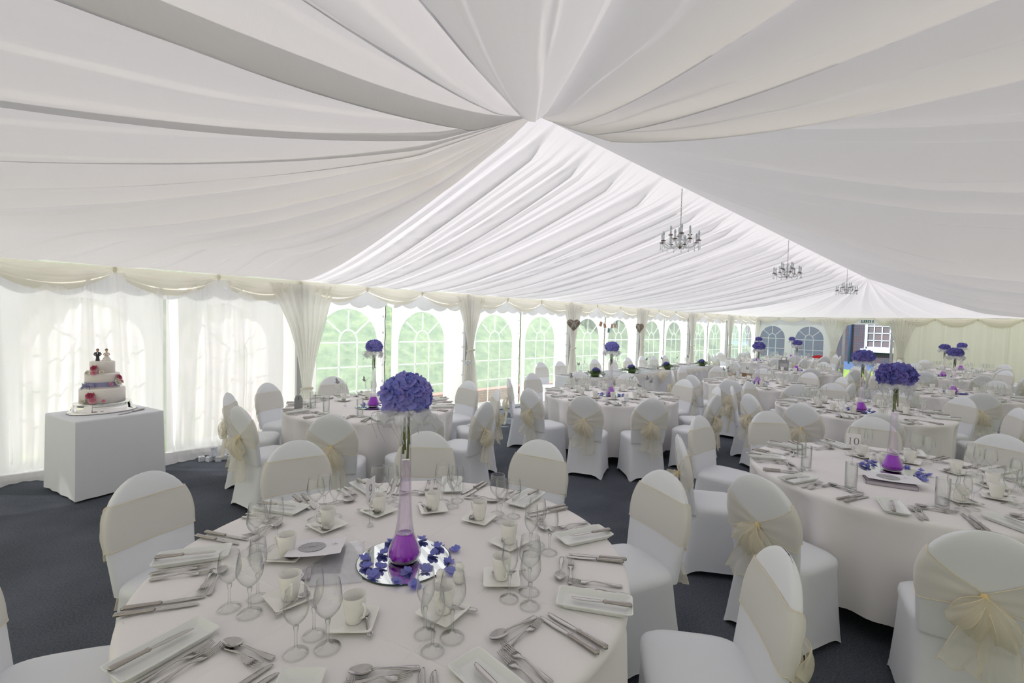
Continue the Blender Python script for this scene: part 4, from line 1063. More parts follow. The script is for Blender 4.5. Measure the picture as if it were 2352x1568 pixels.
# ---- bouquets
def bouquet(t, x, y, head, sc=(1, 1, 1), lean=(0, 0), near=0, nfl=8, ring=None, turn=0.):
    nm = TAB[t][1]; z = ZT + .0027
    kit('centrepiece_mirror', MIRROR, 'round mirror plate under the vase of %s' % nm, 'mirror', (x, y, z), 0, 'centrepiece mirrors')
    kit('trumpet_vase', VASE, 'tall slender glass vase with purple gel on %s' % nm, 'vase', (x, y, z + .0048), 0, 'tall glass vases', rot=(lean[0], lean[1], 0))
    o = link('hydrangea_bouquet', None, None, (x + lean[1] * .6, y - lean[0] * .6, z + .631), (lean[0], lean[1], turn)); tag(o, 'domed blue-violet hydrangea bouquet in the tall vase of %s' % nm, 'flowers', 'hydrangea bouquets')
    link('flower_head', head, o, (0, 0, .036), (0, 0, 0), sc)
    for m in STEMS: link('stem', m, o)
    link('organza_ruffle', RUF, o, (0, 0, 0), (0, 0, turn), (1, 1, 1)); link('wire_curls', CURL, o)
    rnd = random.Random(t + 50)
    ring = ring or [(x + r * math.cos(a), y + r * math.sin(a)) for k in range(nfl) for a, r in [(k * 2 * PI / nfl + rnd.uniform(-.25, .25) + t, .125 + .05 * (k % 2))]]
    used = {}
    for i, (fx, fy) in enumerate(ring):
        d = math.hypot(fx - x, fy - y); hr = hour((x, y), math.atan2(fy - y, fx - x)); key = hr
        used[key] = used.get(key, 0) + 1
        w = ['', 'second ', 'third ', 'fourth '][used[key] - 1]
        on = 'on the mirror' if d < .18 else 'on the cloth'
        kit('hydrangea_floret', [('hydrangea_floret', FLORET[i % 5])], '%sloose violet floret at %s o\'clock %s of %s' % (w, hr, on, nm), 'flower', (fx, fy, z + (.0048 if d < .18 else 0)), rnd.uniform(0, 6), 'loose florets on ' + nm)
VA = {9: (-4.592, -5.305)}
R9 = [(-4.559, -5.149), (-4.638, -5.22), (-4.715, -5.215), (-4.700, -5.31), (-4.640, -5.40), (-4.575, -5.43), (-4.449, -5.216), (-4.44, -5.318), (-4.395, -5.375), (-4.467, -5.436), (-4.512, -5.504), (-4.705, -5.443), (-4.666, -5.495), (-4.735, -5.265), (-4.52, -5.17), (-4.745, -5.34), (-4.49, -5.36)]
bouquet(9, -4.592, -5.305, HEADA, (.90, .86, .92), near=2, ring=R9)
R10 = [(-1.425, -6.268), (-1.456, -6.30), (-1.30, -6.318), (-1.255, -6.38), (-1.243, -6.496), (-1.42, -6.575), (-1.286, -6.575), (-1.60, -6.56), (-1.53, -6.61), (-1.47, -6.60), (-1.36, -6.62), (-1.33, -6.28)]
bouquet(10, -1.415, -6.435, HEADB, (.98, .98, .98), lean=(-.012, .022), near=2, ring=R10, turn=1.)
bouquet(2, -.10, -3.21, HEADA, (.85, .85, .82), turn=2., nfl=9); bouquet(5, 1.42, -5.78, HEADC, (.98, .98, .9), turn=.5, nfl=9)
bouquet(1, -3.11, -2.17, HEADA, (.80, .80, .82), turn=3., nfl=9); bouquet(3, 3.37, -3.95, HEADC, (.88, .88, .85), turn=4.)
for t, s in ((6, 1.02), (7, .95), (11, .95), (4, .95), (12, 1.), (8, .95)): bouquet(t, TAB[t][0][0], TAB[t][0][1], HEADC, (s * .9, s * .9, s * .85), turn=t * 1.3, nfl=6)
# ---- table numbers
def toward(p, extra=0.): return math.atan2(CAM.y - p[1], CAM.x - p[0]) + PI / 2 + extra
for t, tx, p, ex in ((9, '9', (-4.547, -4.928), 1.08), (10, '10', (-1.453, -6.213), .12), (2, '2', (-.385, -3.254), .2), (3, '3', (3.02, -3.76), .1)):
    kit('table_number_stand', number_card(tx), 'white deckle-edged card numbered %s on a wire stand' % {'9': 'nine', '10': 'ten', '2': 'two', '3': 'three'}[tx], 'sign', (p[0], p[1], ZT + .0027), toward(p, ex), 'table number stands')
kit('table_number_stand', [q if q[0] != 'card' else (q[0], q[1]) for q in number_card('1')], 'table number card seen edge-on on the cake-side table', 'sign', (-3.33, -1.95, ZT + .0027), toward((-3.33, -1.95), 1.42), 'table number stands')
# ---- salt and pepper
for t, ps in {9: ((-4.521, -5.574), (-4.601, -5.569)), 10: ((-1.22, -6.30), (-1.16, -6.35)), 2: ((-.24, -3.55), (-.18, -3.53)), 5: ((1.14, -5.60), (1.16, -5.67)), 3: ((3.0, -4.06), (3.02, -4.13)), 6: ((4.62, -6.30), (4.63, -6.38))}.items():
    for i, p in enumerate(ps): kit('salt_shaker' if i else 'pepper_shaker', SHAKER, 'round white porcelain %s shaker on %s' % ('salt' if i else 'pepper', TAB[t][1]), 'shaker', (p[0], p[1], ZT + .0027), toward(p), 'salt and pepper shakers')
# ---- paper butterflies perched on glasses (place cards)
def butterflies(t, lst):
    tc, nm = TAB[t][0], TAB[t][1]
    for s, k in lst:
        x, y, h, w = ((-.150, .365, .200, 'large'), (-.232, .350, .185, 'smaller'))[k]
        X, Y, a = at(tc, s, x + .035, y); hr = hour(tc, math.radians(s))
        kit('paper_butterfly', BFLY, 'grey paper butterfly on the %s wine glass at %s o\'clock, %s' % (w, hr, nm), 'decoration', (X, Y, ZT + h + .002), a + s * .7, 'paper butterflies', rot=(.5, .3, a + s * .7), scl=1.25)
butterflies(2, [(172, 0), (131, 0), (56, 0), (23, 1), (-18, 0), (-50, 0), (-86, 1), (-127, 0)])
butterflies(3, [(155, 0), (121, 0), (90, 0), (50, 0), (-174, 0), (14, 0)]); butterflies(1, [(122, 0), (84, 0), (44, 0), (3, 0)])
# ---- papers on tables 9 and 10
def slab(pts, z, th, name, mat):
    n = len(pts); g = G()
    cx = sum(p[0] for p in pts) / n; cy = sum(p[1] for p in pts) / n
    zz = lambda p: p[2] if len(p) > 2 else 0
    g.add([(p[0] - cx, p[1] - cy, zz(p)) for p in pts] + [(p[0] - cx, p[1] - cy, zz(p) + th) for p in pts], [tuple(range(n - 1, -1, -1)), tuple(range(n, 2 * n))] + [(i, (i + 1) % n, (i + 1) % n + n, i + n) for i in range(n)])
    return g.mesh(name, mat, False), (cx, cy, z)
def textmesh(body, size, mat, name='lettering'):
    cu = bpy.data.curves.new(name, 'FONT'); cu.body = body; cu.size = size; cu.align_x = 'CENTER'; cu.align_y = 'CENTER'; cu.extrude = .0001
    ob = bpy.data.objects.new('tmp', cu); COL.objects.link(ob); dg = bpy.context.evaluated_depsgraph_get(); me = bpy.data.meshes.new_from_object(ob.evaluated_get(dg)); bpy.data.objects.remove(ob); me.name = name
    me.materials.clear(); me.materials.append(M[mat]); return me
def pie(r):
    g = G(); n = 12
    d = G(); d.lathe([(0, 0), (r, 0)], 40)
    g.tube([(r * math.cos(2 * PI * i / 40), r * math.sin(2 * PI * i / 40), 0.0003) for i in range(41)], .0003, 4, False)
    for k in range(n):
        a = 2 * PI * k / n; g.tube([(0, 0, .0004), (r * math.cos(a), r * math.sin(a), .0004)], .00028, 4, False)
    for k in range(n):
        a = 2 * PI * (k + .5) / n
        for j in range(2): g.box((r * (.72 + .12 * j) * math.cos(a), r * (.72 + .12 * j) * math.sin(a), .0004), (r * .05, r * .035, .0003))
    return d.mesh('pie_disc', 'greyink', False), g.mesh('pie_lines', 'lineink', False)
z0 = ZT + .0027
m, c = slab([(-4.693, -5.019), (-4.640, -5.045), (-4.79, -5.345), (-4.985, -5.22), (-4.93, -5.13)], z0, .004, 'plastic_sleeve', 'sleeve'); o = tag(link('plastic_sleeve', m, None, c), 'clear plastic sleeve lying under the quiz sheet on table nine', 'sleeve')
link('lettering', textmesh('TABLE 9', .017, 'paper'), o, (.095, -.07, .0045), (0, 0, math.radians(30) - PI / 2))
m, c = slab([(-4.957, -5.135), (-4.895, -5.14), (-4.925, -5.21), (-4.975, -5.19)], z0 + .0048, .006, 'gift_card', 'lilaccard'); o = tag(link('ribboned_card', m, None, c), 'small lilac card with a white ribbon on table nine', 'card')
g = G()
for k in range(22): pass
g.tube([(-.012 + .018 * math.cos(t), .010 * math.sin(t), .0085) for t in [PI * .15 + i * .32 for i in range(17)]] + [(.02, .012, .0085)], .003, 6); link('ribbon', g.mesh('ribbon', 'paper'), o, (-.005, -.005, 0), (0, 0, .7))
m, c = slab([(-4.975, -5.15), (-4.93, -5.175), (-4.958, -5.235), (-5.0, -5.21)], z0 , .004, 'place_card', 'greycard'); tag(link('place_card', m, None, c), 'dark grey card poking out below the lilac card on table nine', 'card')
def chart_sheet(name, w, h, p, rz, tilt, label, px, r, chsz):
    g = G(); g.surf(lambda u, v: ((u - .5) * w, (v - .5) * h, .006 * (2 * u - 1) ** 2 * (1 if v < .5 else .3)), 8, 4); o = tag(link(name, g.mesh(name, 'paper'), None, p, (tilt[0], tilt[1], rz)), label, 'paper')
    a, b = pie(r); q = link('printed_chart', a, o, (px, .0, .0022)); link('chart_line', b, q)
    link('lettering', textmesh('Table\n9', chsz, 'ink') if 'nine' in label else textmesh('Table\n10', chsz, 'ink'), o, (px + r + .035, .02, .0042), (0, 0, PI)); return o
chart_sheet('quiz_sheet', .205, .190, (-4.832, -5.035, z0 + .030), math.radians(-32), (-.10, .0), 'white sheet with a grey circle chart beside the mirror on table nine', -.02, .052, .012)
# table 10: favour case under a chart sheet
g = G(); g.box((0, 0, .02), (.26, .12, .004)); 
for s in (-1, 1): g.box((0, s * .058, .011), (.26, .004, .022)); g.box((s * .128, 0, .011), (.004, .12, .022))
o = tag(link('card_box', g.mesh('card_box', 'lilaccard', False), None, (-1.80, -6.47, z0), (0, 0, math.radians(108))), 'flat lilac card box under the chart sheet on table ten', 'box')
chart_sheet('quiz_sheet', .30, .20, (-1.745, -6.475, z0 + .033), math.radians(-68), (.0, .0), 'white sheet with a grey circle chart in front of the vase on table ten', -.02, .06, .012)
# ---- tags, favour boxes, gift bag
def favour(p, z, rz, label, s=1.):
    g = G(); w = .05 * s; g.box((0, 0, w * .42), (w, w, w * .84)); l = G(); l.box((0, 0, w * .90), (w * 1.05, w * 1.05, w * .16)); r = G()
    for k in (0, 1): r.box((0, 0, w * .5), (w * (1.06 if k else .16), w * (.16 if k else 1.06), w * 1.0))
    r.ball((w * .12, 0, w * 1.05), w * .13, 6, 4); r.ball((-w * .12, 0, w * 1.05), w * .13, 6, 4)
    kit('favour_box', [('carton', g.mesh('carton', 'box', False)), ('lid', l.mesh('lid', 'box', False)), ('ribbon', r.mesh('ribbon', 'whitemetal', False))], label, 'box', (p[0], p[1], z), rz, 'white favour boxes')
bx = [(-4.40, -.44), (-4.335, -.50), (-4.25, -.56), (-4.19, -.52), (-4.13, -.58), (-4.275, -.48), (-4.07, -.52)]
wd = ['leftmost of the row on the carpet', 'second from the left on the carpet', 'third from the left on the carpet', 'fourth from the left on the carpet', 'fifth from the left on the carpet', 'behind the gap of the row on the carpet', 'rightmost of the row on the carpet']
for i, p in enumerate(bx): favour(p, 0, i * .5, 'small white favour box, ' + wd[i], 1.1)
favour((-4.29, -.505), .056, .6, 'small white favour box on top of the pile by the sheer curtain', 1.1)
favour((-4.285, -.50), .112, 1.0, 'topmost small white favour box of the pile by the sheer curtain', 1.)
favour((-.367, -3.64), z0, .4, 'small silver favour box near the front edge of table two', 1.05); favour((3.03, -4.20), z0, .2, 'small white favour box near the front edge of table three', 1.05)
g = G(); n = [(-.04, 0), (.04, 0), (.04, .11), (.022, .15), (-.022, .15), (-.04, .11)]
g.add([(x, -.012, z) for x, z in n] + [(x, .012, z) for x, z in n], [tuple(range(6)), tuple(range(11, 5, -1))] + [(i, i + 6, (i + 1) % 6 + 6, (i + 1) % 6) for i in range(6)])
h = G(); h.tube([(0, -.013, .135), (.004, -.014, .12), (-.003, -.014, .105)], .0018, 5)
kit('gift_tag', [('tag_card', g.mesh('tag_card', 'greycard', False)), ('string', h.mesh('string', 'dark'))], 'grey house-shaped tag standing at the left edge of the cake-side table', 'tag', (-3.80, -1.87, z0), toward((-3.8, -1.87)), scl=1.0)
g = G(); g.box((0, 0, .10), (.17, .08, .20)); h = G(); h.tube([(-.045, -.041, .19), (-.04, -.041, .24), (0, -.041, .26), (.04, -.041, .24), (.045, -.041, .19)], .004, 6); d_ = G(); d_.box((.0, -.041, .10), (.12, .002, .07)); 
kit('gift_bag', [('bag_body', g.mesh('bag_body', 'greycard', False)), ('handle', h.mesh('handle', 'dark')), ('printed_panel', d_.mesh('printed_panel', 'greyink', False))], 'grey paper gift bag with a looped handle on a round table', 'bag', (6.86, -3.36, z0), toward((6.86, -3.36)), scl=1.25)
def carton(p, rz, s, label):
    g = G(); x, y, z = s; t = .006
    g.box((0, 0, t / 2), (x, y, t))
    for k in (-1, 1): g.box((k * x / 2, 0, z / 2), (t, y, z)); g.box((0, k * y / 2, z / 2), (x, t, z))
    f = [] 
    for k in (-1, 1):
        q = G(); q.box((0, 0, 0), (x, y * .42, t), Matrix.Rotation(k * .35, 3, 'X')); q.v = [(a_, b_ + k * (y / 2 + y * .19), c_ + z - .02 * 1) for a_, b_, c_ in q.v]; f.append(('flap', q.mesh('flap', 'cardboard', False)))
    kit('cardboard_box', [('carton_body', g.mesh('carton_body', 'cardboard', False))] + f, label, 'box', p, rz, 'brown cardboard boxes')
carton((5.45, -4.72, .0), .5, (.36, .30, .62), 'open brown cardboard box standing between the chairs behind table three')
carton((5.25, -3.05, .0), .2, (.5, .38, .74), 'tall brown cardboard box half hidden behind the glasses of table three')
for p, rz, lb in (((.09, -4.36, .49), .7, 'folded white napkin lying on the seat right of table two'), ((-1.99, -2.60, .49), .3, 'white order of service sheet on a seat of the cake-side table')):
    m, c = slab([(-.10, -.07), (.10, -.06), (.10, .06), (-.09, .07, .012)], 0, .004, 'napkin', 'paper'); tag(link('paper_napkin', m, None, p, (0, 0, rz)), lb, 'paper')
# ------------------------------------------------------------------ head table
HX0, HX1, HY0, HY1 = 1.32, 7.0, -1.72, -.98
for i in range(3):
    x = HX0 + (HX1 - HX0) * (i + .5) / 3; L3 = (HX1 - HX0) / 3 - .02
    g = G(); g.box((0, 0, .725), (L3, .70, .03)); lg = []
    for sx in (-1, 1):
        for sy in (-1, 1):
            q = G(); q.tube([(sx * (L3 / 2 - .12), sy * .28, .71), (sx * (L3 / 2 - .10), sy * .30, 0)], .014, 7); lg.append(('leg', q.mesh('leg', 'dark')))
    kit('trestle_table', [('tabletop', g.mesh('tabletop', 'wood', False))] + lg, 'trestle table under the head table cloth, %s section' % ['near-end', 'middle', 'far-end'][i], 'table', (x, (HY0 + HY1) / 2, 0), 0, 'trestle tables of the head table')
def longcloth():
    g = G(); zt = .748; n = 240; per = [(HX0, HY0, HX1, HY0), (HX1, HY0, HX1, HY1), (HX1, HY1, HX0, HY1), (HX0, HY1, HX0, HY0)]
    pts = []
    for x0, y0, x1, y1 in per:
        k = max(8, int(math.hypot(x1 - x0, y1 - y0) / .045))
        for i in range(k): pts.append((x0 + (x1 - x0) * i / k, y0 + (y1 - y0) * i / k, Vector((y1 - y0, -(x1 - x0))).normalized()))
    n = len(pts); vs = []; rs = [(-.012, zt), (.0, zt - .006), (.004, zt - .03), (.010, .5), (.016, .25), (.02, .03)]
    for o, z in rs:
        d = (zt - z) / zt
        for i, (x, y, nn) in enumerate(pts):
            w = .022 * d * math.sin(i * .9 + 1.5 * math.sin(i * .13)); vs.append((x + nn.x * (o + w), y + nn.y * (o + w), z))
    fs = [(j * n + i, j * n + (i + 1) % n, (j + 1) * n + (i + 1) % n, (j + 1) * n + i) for j in range(len(rs) - 1) for i in range(n)]
    fs.append(tuple(range(n))); g.add(vs, fs); return g.mesh('long_tablecloth', 'skirt')
tag(link('head_tablecloth', longcloth()), 'long white floor-length cloth over the head table', 'tablecloth')
gar = link('organza_garland', None, None, (0, 0, 0)); tag(gar, 'cream organza garland looped along the front edge of the head table', 'garland')
for i in range(19):
    x0 = 1.45 + i * .29
    g = G(); g.surf(lambda u, v, x0=x0: (x0 + .29 * u, HY0 - .035 - .012 * math.sin(v * 9) - .02 * math.sin(PI * u), .735 - (.02 + .10 * math.sin(PI * u)) * v - .01), 10, 8); link('loop', g.mesh('loop', 'bow'), gar)
g = G()
for k in range(14):
    a = k * 2.4; r = .05 + .05 * (k % 3)
    g.surf(lambda u, v, a=a, r=r: (3.95 + r * math.cos(a + (u - .5) * 1.4) * v * 1.3, HY0 - .06 - .05 * math.sin(PI * v) , .66 + r * math.sin(a + (u - .5) * 1.4) * v * 1.3), 5, 5)
link('rosette', g.mesh('rosette', 'bow'), gar)
HC = [1.58, 2.18, 3.45, 4.15, 4.85, 5.55, 6.15, 6.75]
for i, x in enumerate(HC): chair(x, -.60, PI, 'white chair behind the head table, %s from the near end' % ['first', 'second', 'third', 'fourth', 'fifth', 'sixth', 'seventh', 'eighth'][i], 'chairs behind the head table')
def arrangement(x, y, label, seed):
    rnd = random.Random(seed); g = G()
    for i in range(330):
        a = rnd.uniform(0, 2 * PI); r = abs(rnd.gauss(0, .12)) + .03; r = min(r, .24); z = .03 + .09 * max(0, 1 - r / .2) * rnd.uniform(.3, 1.2) + rnd.uniform(0, .03)
        c = Vector((r * math.cos(a), r * math.sin(a), z)); d = Vector((math.cos(a) + rnd.uniform(-.6, .6), math.sin(a) + rnd.uniform(-.6, .6), rnd.uniform(-.2, .9))).normalized() * rnd.uniform(.018, .034); e = d.cross(Vector((0, 0, 1))).normalized() * .012
        g.add([c - d, c + e, c + d, c - e], [(0, 1, 2, 3)])
    g.lathe([(0, 0), (.07, 0), (.085, .045), (.05, .07), (0, .075)], 14)
    o = link('flower_arrangement', None, None, (x, y, .7495 + .0045), (0, 0, seed)); tag(o, label, 'flowers', 'low flower arrangements on the head table')
    link('foliage', g.mesh('foliage', 'leaf'), o)
    link('hydrangea_head', HEADC, o, (-.03, 0, .105), (.0, -.3, 0), (.62, .62, .62))
NTH = ['first', 'second', 'third', 'fourth']
for i, x in enumerate([1.80, 3.10, 4.62, 6.48]):
    arrangement(x, -1.56, 'low ivy and blue hydrangea arrangement, %s from the near end of the head table' % NTH[i], i + 3)
    kit('centrepiece_mirror', MIRROR, 'round mirror under the %s low arrangement of the head table' % NTH[i], 'mirror', (x, -1.54, .7492), 0, 'mirrors on the head table')
def birdcage(x, y, label):
    w = G(); R = .085
    for k in range(14):
        a = 2 * PI * k / 14; w.tube([(R * math.cos(a), R * math.sin(a), .01), (R * math.cos(a), R * math.sin(a), .12), (R * .82 * math.cos(a), R * .82 * math.sin(a), .17), (R * .4 * math.cos(a), R * .4 * math.sin(a), .205), (0, 0, .215)], .0018, 4)
    for z in (.01, .07, .12): w.tube([(R * math.cos(2 * PI * i / 20), R * math.sin(2 * PI * i / 20), z) for i in range(21)], .0025, 4, False)
    b = G(); b.lathe([(0, 0), (R + .01, 0), (R + .01, .01), (0, .012)], 20); f = G(); f.ball((0, 0, .235), .012, 8, 6); f.tube([(.016 * math.cos(t), 0, .262 + .016 * math.sin(t)) for t in [i * 2 * PI / 12 for i in range(13)]], .002, 4, False)
    r = G()
    for k in range(5): r.surf(lambda u, v, k=k: (.06 * u * math.cos(k * 1.3 + v * .6), .06 * u * math.sin(k * 1.3 + v * .6), .225 + .045 * math.sin(u * 2.4) ), 5, 3)
    kit('birdcage', [('wire_cage', w.mesh('wire_cage', 'whitemetal')), ('cage_base', b.mesh('cage_base', 'whitemetal')), ('finial', f.mesh('finial', 'whitemetal')), ('net_bow', r.mesh('net_bow', 'ruffle'))], label, 'birdcage', (x, y, .7495), 0, 'birdcages on the head table')
for i, x in enumerate([1.93, 3.20, 4.56]): birdcage(x, -1.20 if i == 0 else -1.13, 'white wire birdcage behind the %s low arrangement of the head table' % NTH[i])
rnd = random.Random(77)
for i, x in enumerate(HC):
    w = ['first', 'second', 'third', 'fourth', 'fifth', 'sixth', 'seventh', 'eighth'][i]; z = .7495
    pl = 'at the %s head table place from the near end' % w
    kit('side_plate', PLATE, 'oblong white plate %s' % pl, 'plate', (x + .2, -1.10, z), PI, 'plates on the head table')
    kit('dinner_knife', KNIFE1, 'dinner knife %s' % pl, 'knife', (x - .13, -1.12, z), PI, 'knives on the head table')
    kit('dinner_fork', FORK, 'dinner fork %s' % pl, 'fork', (x + .10, -1.12, z), PI, 'forks on the head table')
    if i not in (2,):
        kit('wine_glass', WINE[1], 'large wine glass %s' % pl, 'glass', (x - .02 + rnd.uniform(-.02, .02), -1.30, z), 0, 'glasses on the head table')
        kit('champagne_flute', FLUTE[1], 'champagne flute %s' % pl, 'glass', (x - .09, -1.30, z), 0, 'glasses on the head table')
        kit('coffee_cup', [('coffee_cup', CUP[0][1])], 'cream coffee cup %s' % pl, 'cup', (x + .12, -1.28, z + .006), 1., 'cups on the head table')
        kit('saucer', SAUCER, 'square saucer %s' % pl, 'saucer', (x + .12, -1.28, z), .4, 'saucers on the head table')
    if i in (0, 3, 4, 5, 6): kit('paper_butterfly', BFLY, 'grey paper butterfly on the glass %s' % pl, 'decoration', (x + .012, -1.30, z + .203), 1., 'paper butterflies', rot=(.5, .2, i * 1.1), scl=1.35)
for i, x in enumerate([4.02, 4.11, 4.20, 4.29]):
    kit('tumbler', TUMB, 'clear tumbler %s of four beside the photo on the head table' % ['leftmost', 'second', 'third', 'rightmost'][i], 'glass', (x, -1.48, .7495), 0, 'tumblers on the head table', scl=.75)
g = G(); g.box((0, 0, .045), (.06, .004, .085)); p = G(); p.box((.0, -.003, .045), (.03, .002, .06)); h = G(); h.box((0, .02, .02), (.02, .04, .004), Matrix.Rotation(.8, 3, 'X'))
kit('standing_photo', [('frame_board', g.mesh('frame_board', 'whitemetal', False)), ('photo', p.mesh('photo', 'cardboard', False)), ('strut', h.mesh('strut', 'dark', False))], 'small standing photo among tumblers on the head table', 'photo', (4.15, -1.58, .7495), toward((4.15, -1.58)))
# ------------------------------------------------------------------ wicker hearts, photo string, exit sign
def heart_pts(s, n=40): return [(s * .0625 * 16 * math.sin(t) ** 3, s * .0625 * (13 * math.cos(t) - 5 * math.cos(2 * t) - 2 * math.cos(3 * t) - math.cos(4 * t))) for t in [2 * PI * i / n for i in range(n)]]
def heart(loc, rz, s, label, mat, bow=True):
    g = G(); n = 40; pts = heart_pts(s); vs = []; prof = [(.02, .35), (.55, .40), (.9, .28), (1., .0), (.9, -.28), (.55, -.40), (.02, -.35)]
    for f, d in prof:
        for x, z in pts: vs.append((x * f, d * s * .6, z * f))
    fs = [(j * n + i, j * n + (i + 1) % n, (j + 1) * n + (i + 1) % n, (j + 1) * n + i) for j in range(len(prof) - 1) for i in range(n)]
    g.add(vs, fs); rnd = random.Random(3)
    for k in range(60):      # woven twigs
        i = rnd.randrange(n); j = (i + rnd.randrange(3, 9)) % n; f = rnd.uniform(.4, .98); y = -s * .26 * rnd.uniform(.7, 1)
        g.tube([(pts[i][0] * f, y, pts[i][1] * f), ((pts[i][0] + pts[j][0]) / 2 * f * 1.05, y - s * .05, (pts[i][1] + pts[j][1]) / 2 * f * 1.05), (pts[j][0] * f, y, pts[j][1] * f)], s * .022, 4)
    parts = [('woven_heart', g.mesh('woven_heart', mat))]
    if bow:
        b = G()
        for sg in (-1, 1):
            b.surf(lambda u, v, sg=sg: (sg * s * (.10 + .75 * math.sin(PI * u) * (.4 + .6 * v)), -s * (.30 + .12 * math.sin(PI * u)), s * (.28 + .45 * (v - .5) * math.sin(PI * u) + .2 * math.sin(PI * u))), 10, 5)
            b.surf(lambda u, v, sg=sg: (sg * s * (.08 + .35 * u) + s * .22 * (v - .5), -s * (.30 + .03 * math.sin(u * 6)), s * (.2 - 1.0 * u)), 10, 3)
        b.ball((0, -s * .34, s * .28), s * .13, 8, 6); parts.append(('organza_bow', b.mesh('organza_bow', 'ruffle')))
    h = G(); h.tube([(0, 0, s * .3), (0, .01, s * .9), (0, .02, s * 1.35)], s * .02, 5); parts.append(('hanging_string', h.mesh('hanging_string', 'wire')))
    kit('hanging_heart', parts, label, 'decoration', loc, rz, 'hanging hearts')
heart((2.66, -.31, 1.735), toward((2.66, -.31), .15), .15, 'brown wicker heart with white bow, seen frontally on an ivory curtain', 'wicker')
heart((5.44, -.31, 1.70), toward((5.44, -.31), -.85), .14, 'brown wicker heart with white bow, seen side-on on an ivory curtain', 'wicker')
heart((-.28, -.26, .99), toward((-.28, -.26)), .055, 'small white wicker heart hanging from a curtain tieback', 'whitemetal', False)
ph = [(3.95, 1.78), (4.07, 1.74), (4.26, 1.63), (4.40, 1.735), (4.50, 1.75), (4.58, 1.82), (4.60, 1.74)]
g = G(); g.tube([(3.80, -.13, 2.08), (3.90, -.13, 1.94), (4.0, -.13, 1.84), (4.12, -.13, 1.755), (4.26, -.13, 1.70), (4.40, -.13, 1.76), (4.52, -.13, 1.86), (4.62, -.13, 1.98), (4.68, -.13, 2.10)], .0025, 4)
tag(link('photo_string', g.mesh('photo_string', 'wire')), 'sagging string of photos hung below the valance above the head table', 'string')
M['photoa'] = simple('printed_photo_warm', (.72, .38, .22), .4, vary=(.08, .05, .05), vscale=14); M['photob'] = simple('printed_photo_cool', (.12, .35, .42), .4, vary=(.05, .04, .05), vscale=14)
for i, (x, z) in enumerate(ph):
    g = G(); g.box((0, 0, -.055), (.085, .002, .12)); q = G(); q.box((0, -.0022, -.05), (.07, .002, .10)); k = G(); k.box((0, -.003, .008), (.012, .012, .03))
    kit('hanging_photo', [('print_border', g.mesh('print_border', 'paper', False)), ('picture', q.mesh('picture', 'photob' if i in (2, 5) else 'photoa', False)), ('peg', k.mesh('peg', 'whitemetal', False))], 'small photo pegged on the hanging string, %s from the left' % ['first', 'second', 'third and lowest', 'fourth', 'fifth', 'sixth', 'seventh'][i], 'photo', (x, -.14 - .004 * i, z + .03), 0, 'photos on the string', rot=(0, [.35, -.3, .08, .3, -.2, .1, .3][i], -.3 + .1 * i))
M['exitgreen'] = simple('exit_green', (.0, .13, .075), .5)
g = G(); g.box((0, 0, 0), (.03, .44, .12)); e = G()
def sq(y, w, h, z=0): e.box((-.017, y, z), (.004, w, h))
sq(.155, .022, .085); sq(.125, .06, .02, -.032); sq(.118, .018, .03, .02)          # arrow with corner
sq(.045, .085, .085); sq(-.06, .085, .085); sq(-.165, .028, .085)
m2 = G(); m2.ball((-.0195, .05, .026), .010, 8, 6, (.3, 1, 1)); m2.box((-.0195, .045, -.002), (.003, .018, .04)); m2.box((-.0195, .06, -.025), (.003, .012, .03), Matrix.Rotation(.5, 3, 'X')); m2.box((-.0195, .03, -.025), (.003, .012, .03), Matrix.Rotation(-.6, 3, 'X')); m2.box((-.0195, -.06, -.005), (.003, .035, .06))
kit('exit_sign', [('sign_board', g.mesh('sign_board', 'whitemetal', False)), ('green_pictogram', e.mesh('green_pictogram', 'exitgreen', False)), ('white_figure', m2.mesh('white_figure', 'whitemetal', False))], 'white exit sign with green pictograms above the open doorway', 'sign', (14.66, -3.68, 2.105), 0)
# ------------------------------------------------------------------ red chair, cake table
g = G(); g.box((0, 0, .36), (.56, .52, .14)); 
b = G()
def rb(u, v):
    a = PI * u; return (-.30 * math.cos(a), -.26 - .05 * math.sin(a) + (.06 if v > .5 else -.04), .30 + .52 * math.sin(a) ** .7 * 1.0 if 0 < u < 1 else .30)
n = 24; vs = []; 
for y in (-.30, -.20):
    for i in range(n + 1):
        a = PI * i / n; vs.append((-.30 * math.cos(a), y, .52 + .32 * math.sin(a)))
    vs += [(.30, y, .28), (-.30, y, .28)]
k = n + 3
b.add(vs, [tuple(range(k)), tuple(range(2 * k - 1, k - 1, -1))] + [(i, i + k, (i + 1) % k + k, (i + 1) % k) for i in range(k)])
lg = []
for sx in (-1, 1):
    for sy in (-1, 1):
        q = G(); q.tube([(sx * .23, sy * .2, .29), (sx * .25, sy * .22, 0)], .02, 8); lg.append(('leg', q.mesh('leg', 'dark')))
kit('red_chair', [('seat', g.mesh('seat', 'red', False)), ('backrest', sharp(b.mesh('backrest', 'red'), 40))] + lg, 'red upholstered chair with a rounded back near the end wall', 'chair', (14.28, -2.30, 0), PI / 2)
CT = Vector((-5.27, -.80)); ca = math.atan2(.21, .68)
g = G(); g.box((0, 0, .722), (.66, .64, .025)); lg = []
for sx in (-1, 1):
    for sy in (-1, 1):
        q = G(); q.tube([(sx * .28, sy * .27, .71), (sx * .30, sy * .29, 0)], .015, 8); lg.append(('leg', q.mesh('leg', 'dark')))
kit('cake_table', [('tabletop', g.mesh('tabletop', 'wood', False))] + lg, 'small square table under the white cloth carrying the wedding cake', 'table', (CT.x, CT.y, 0), ca)
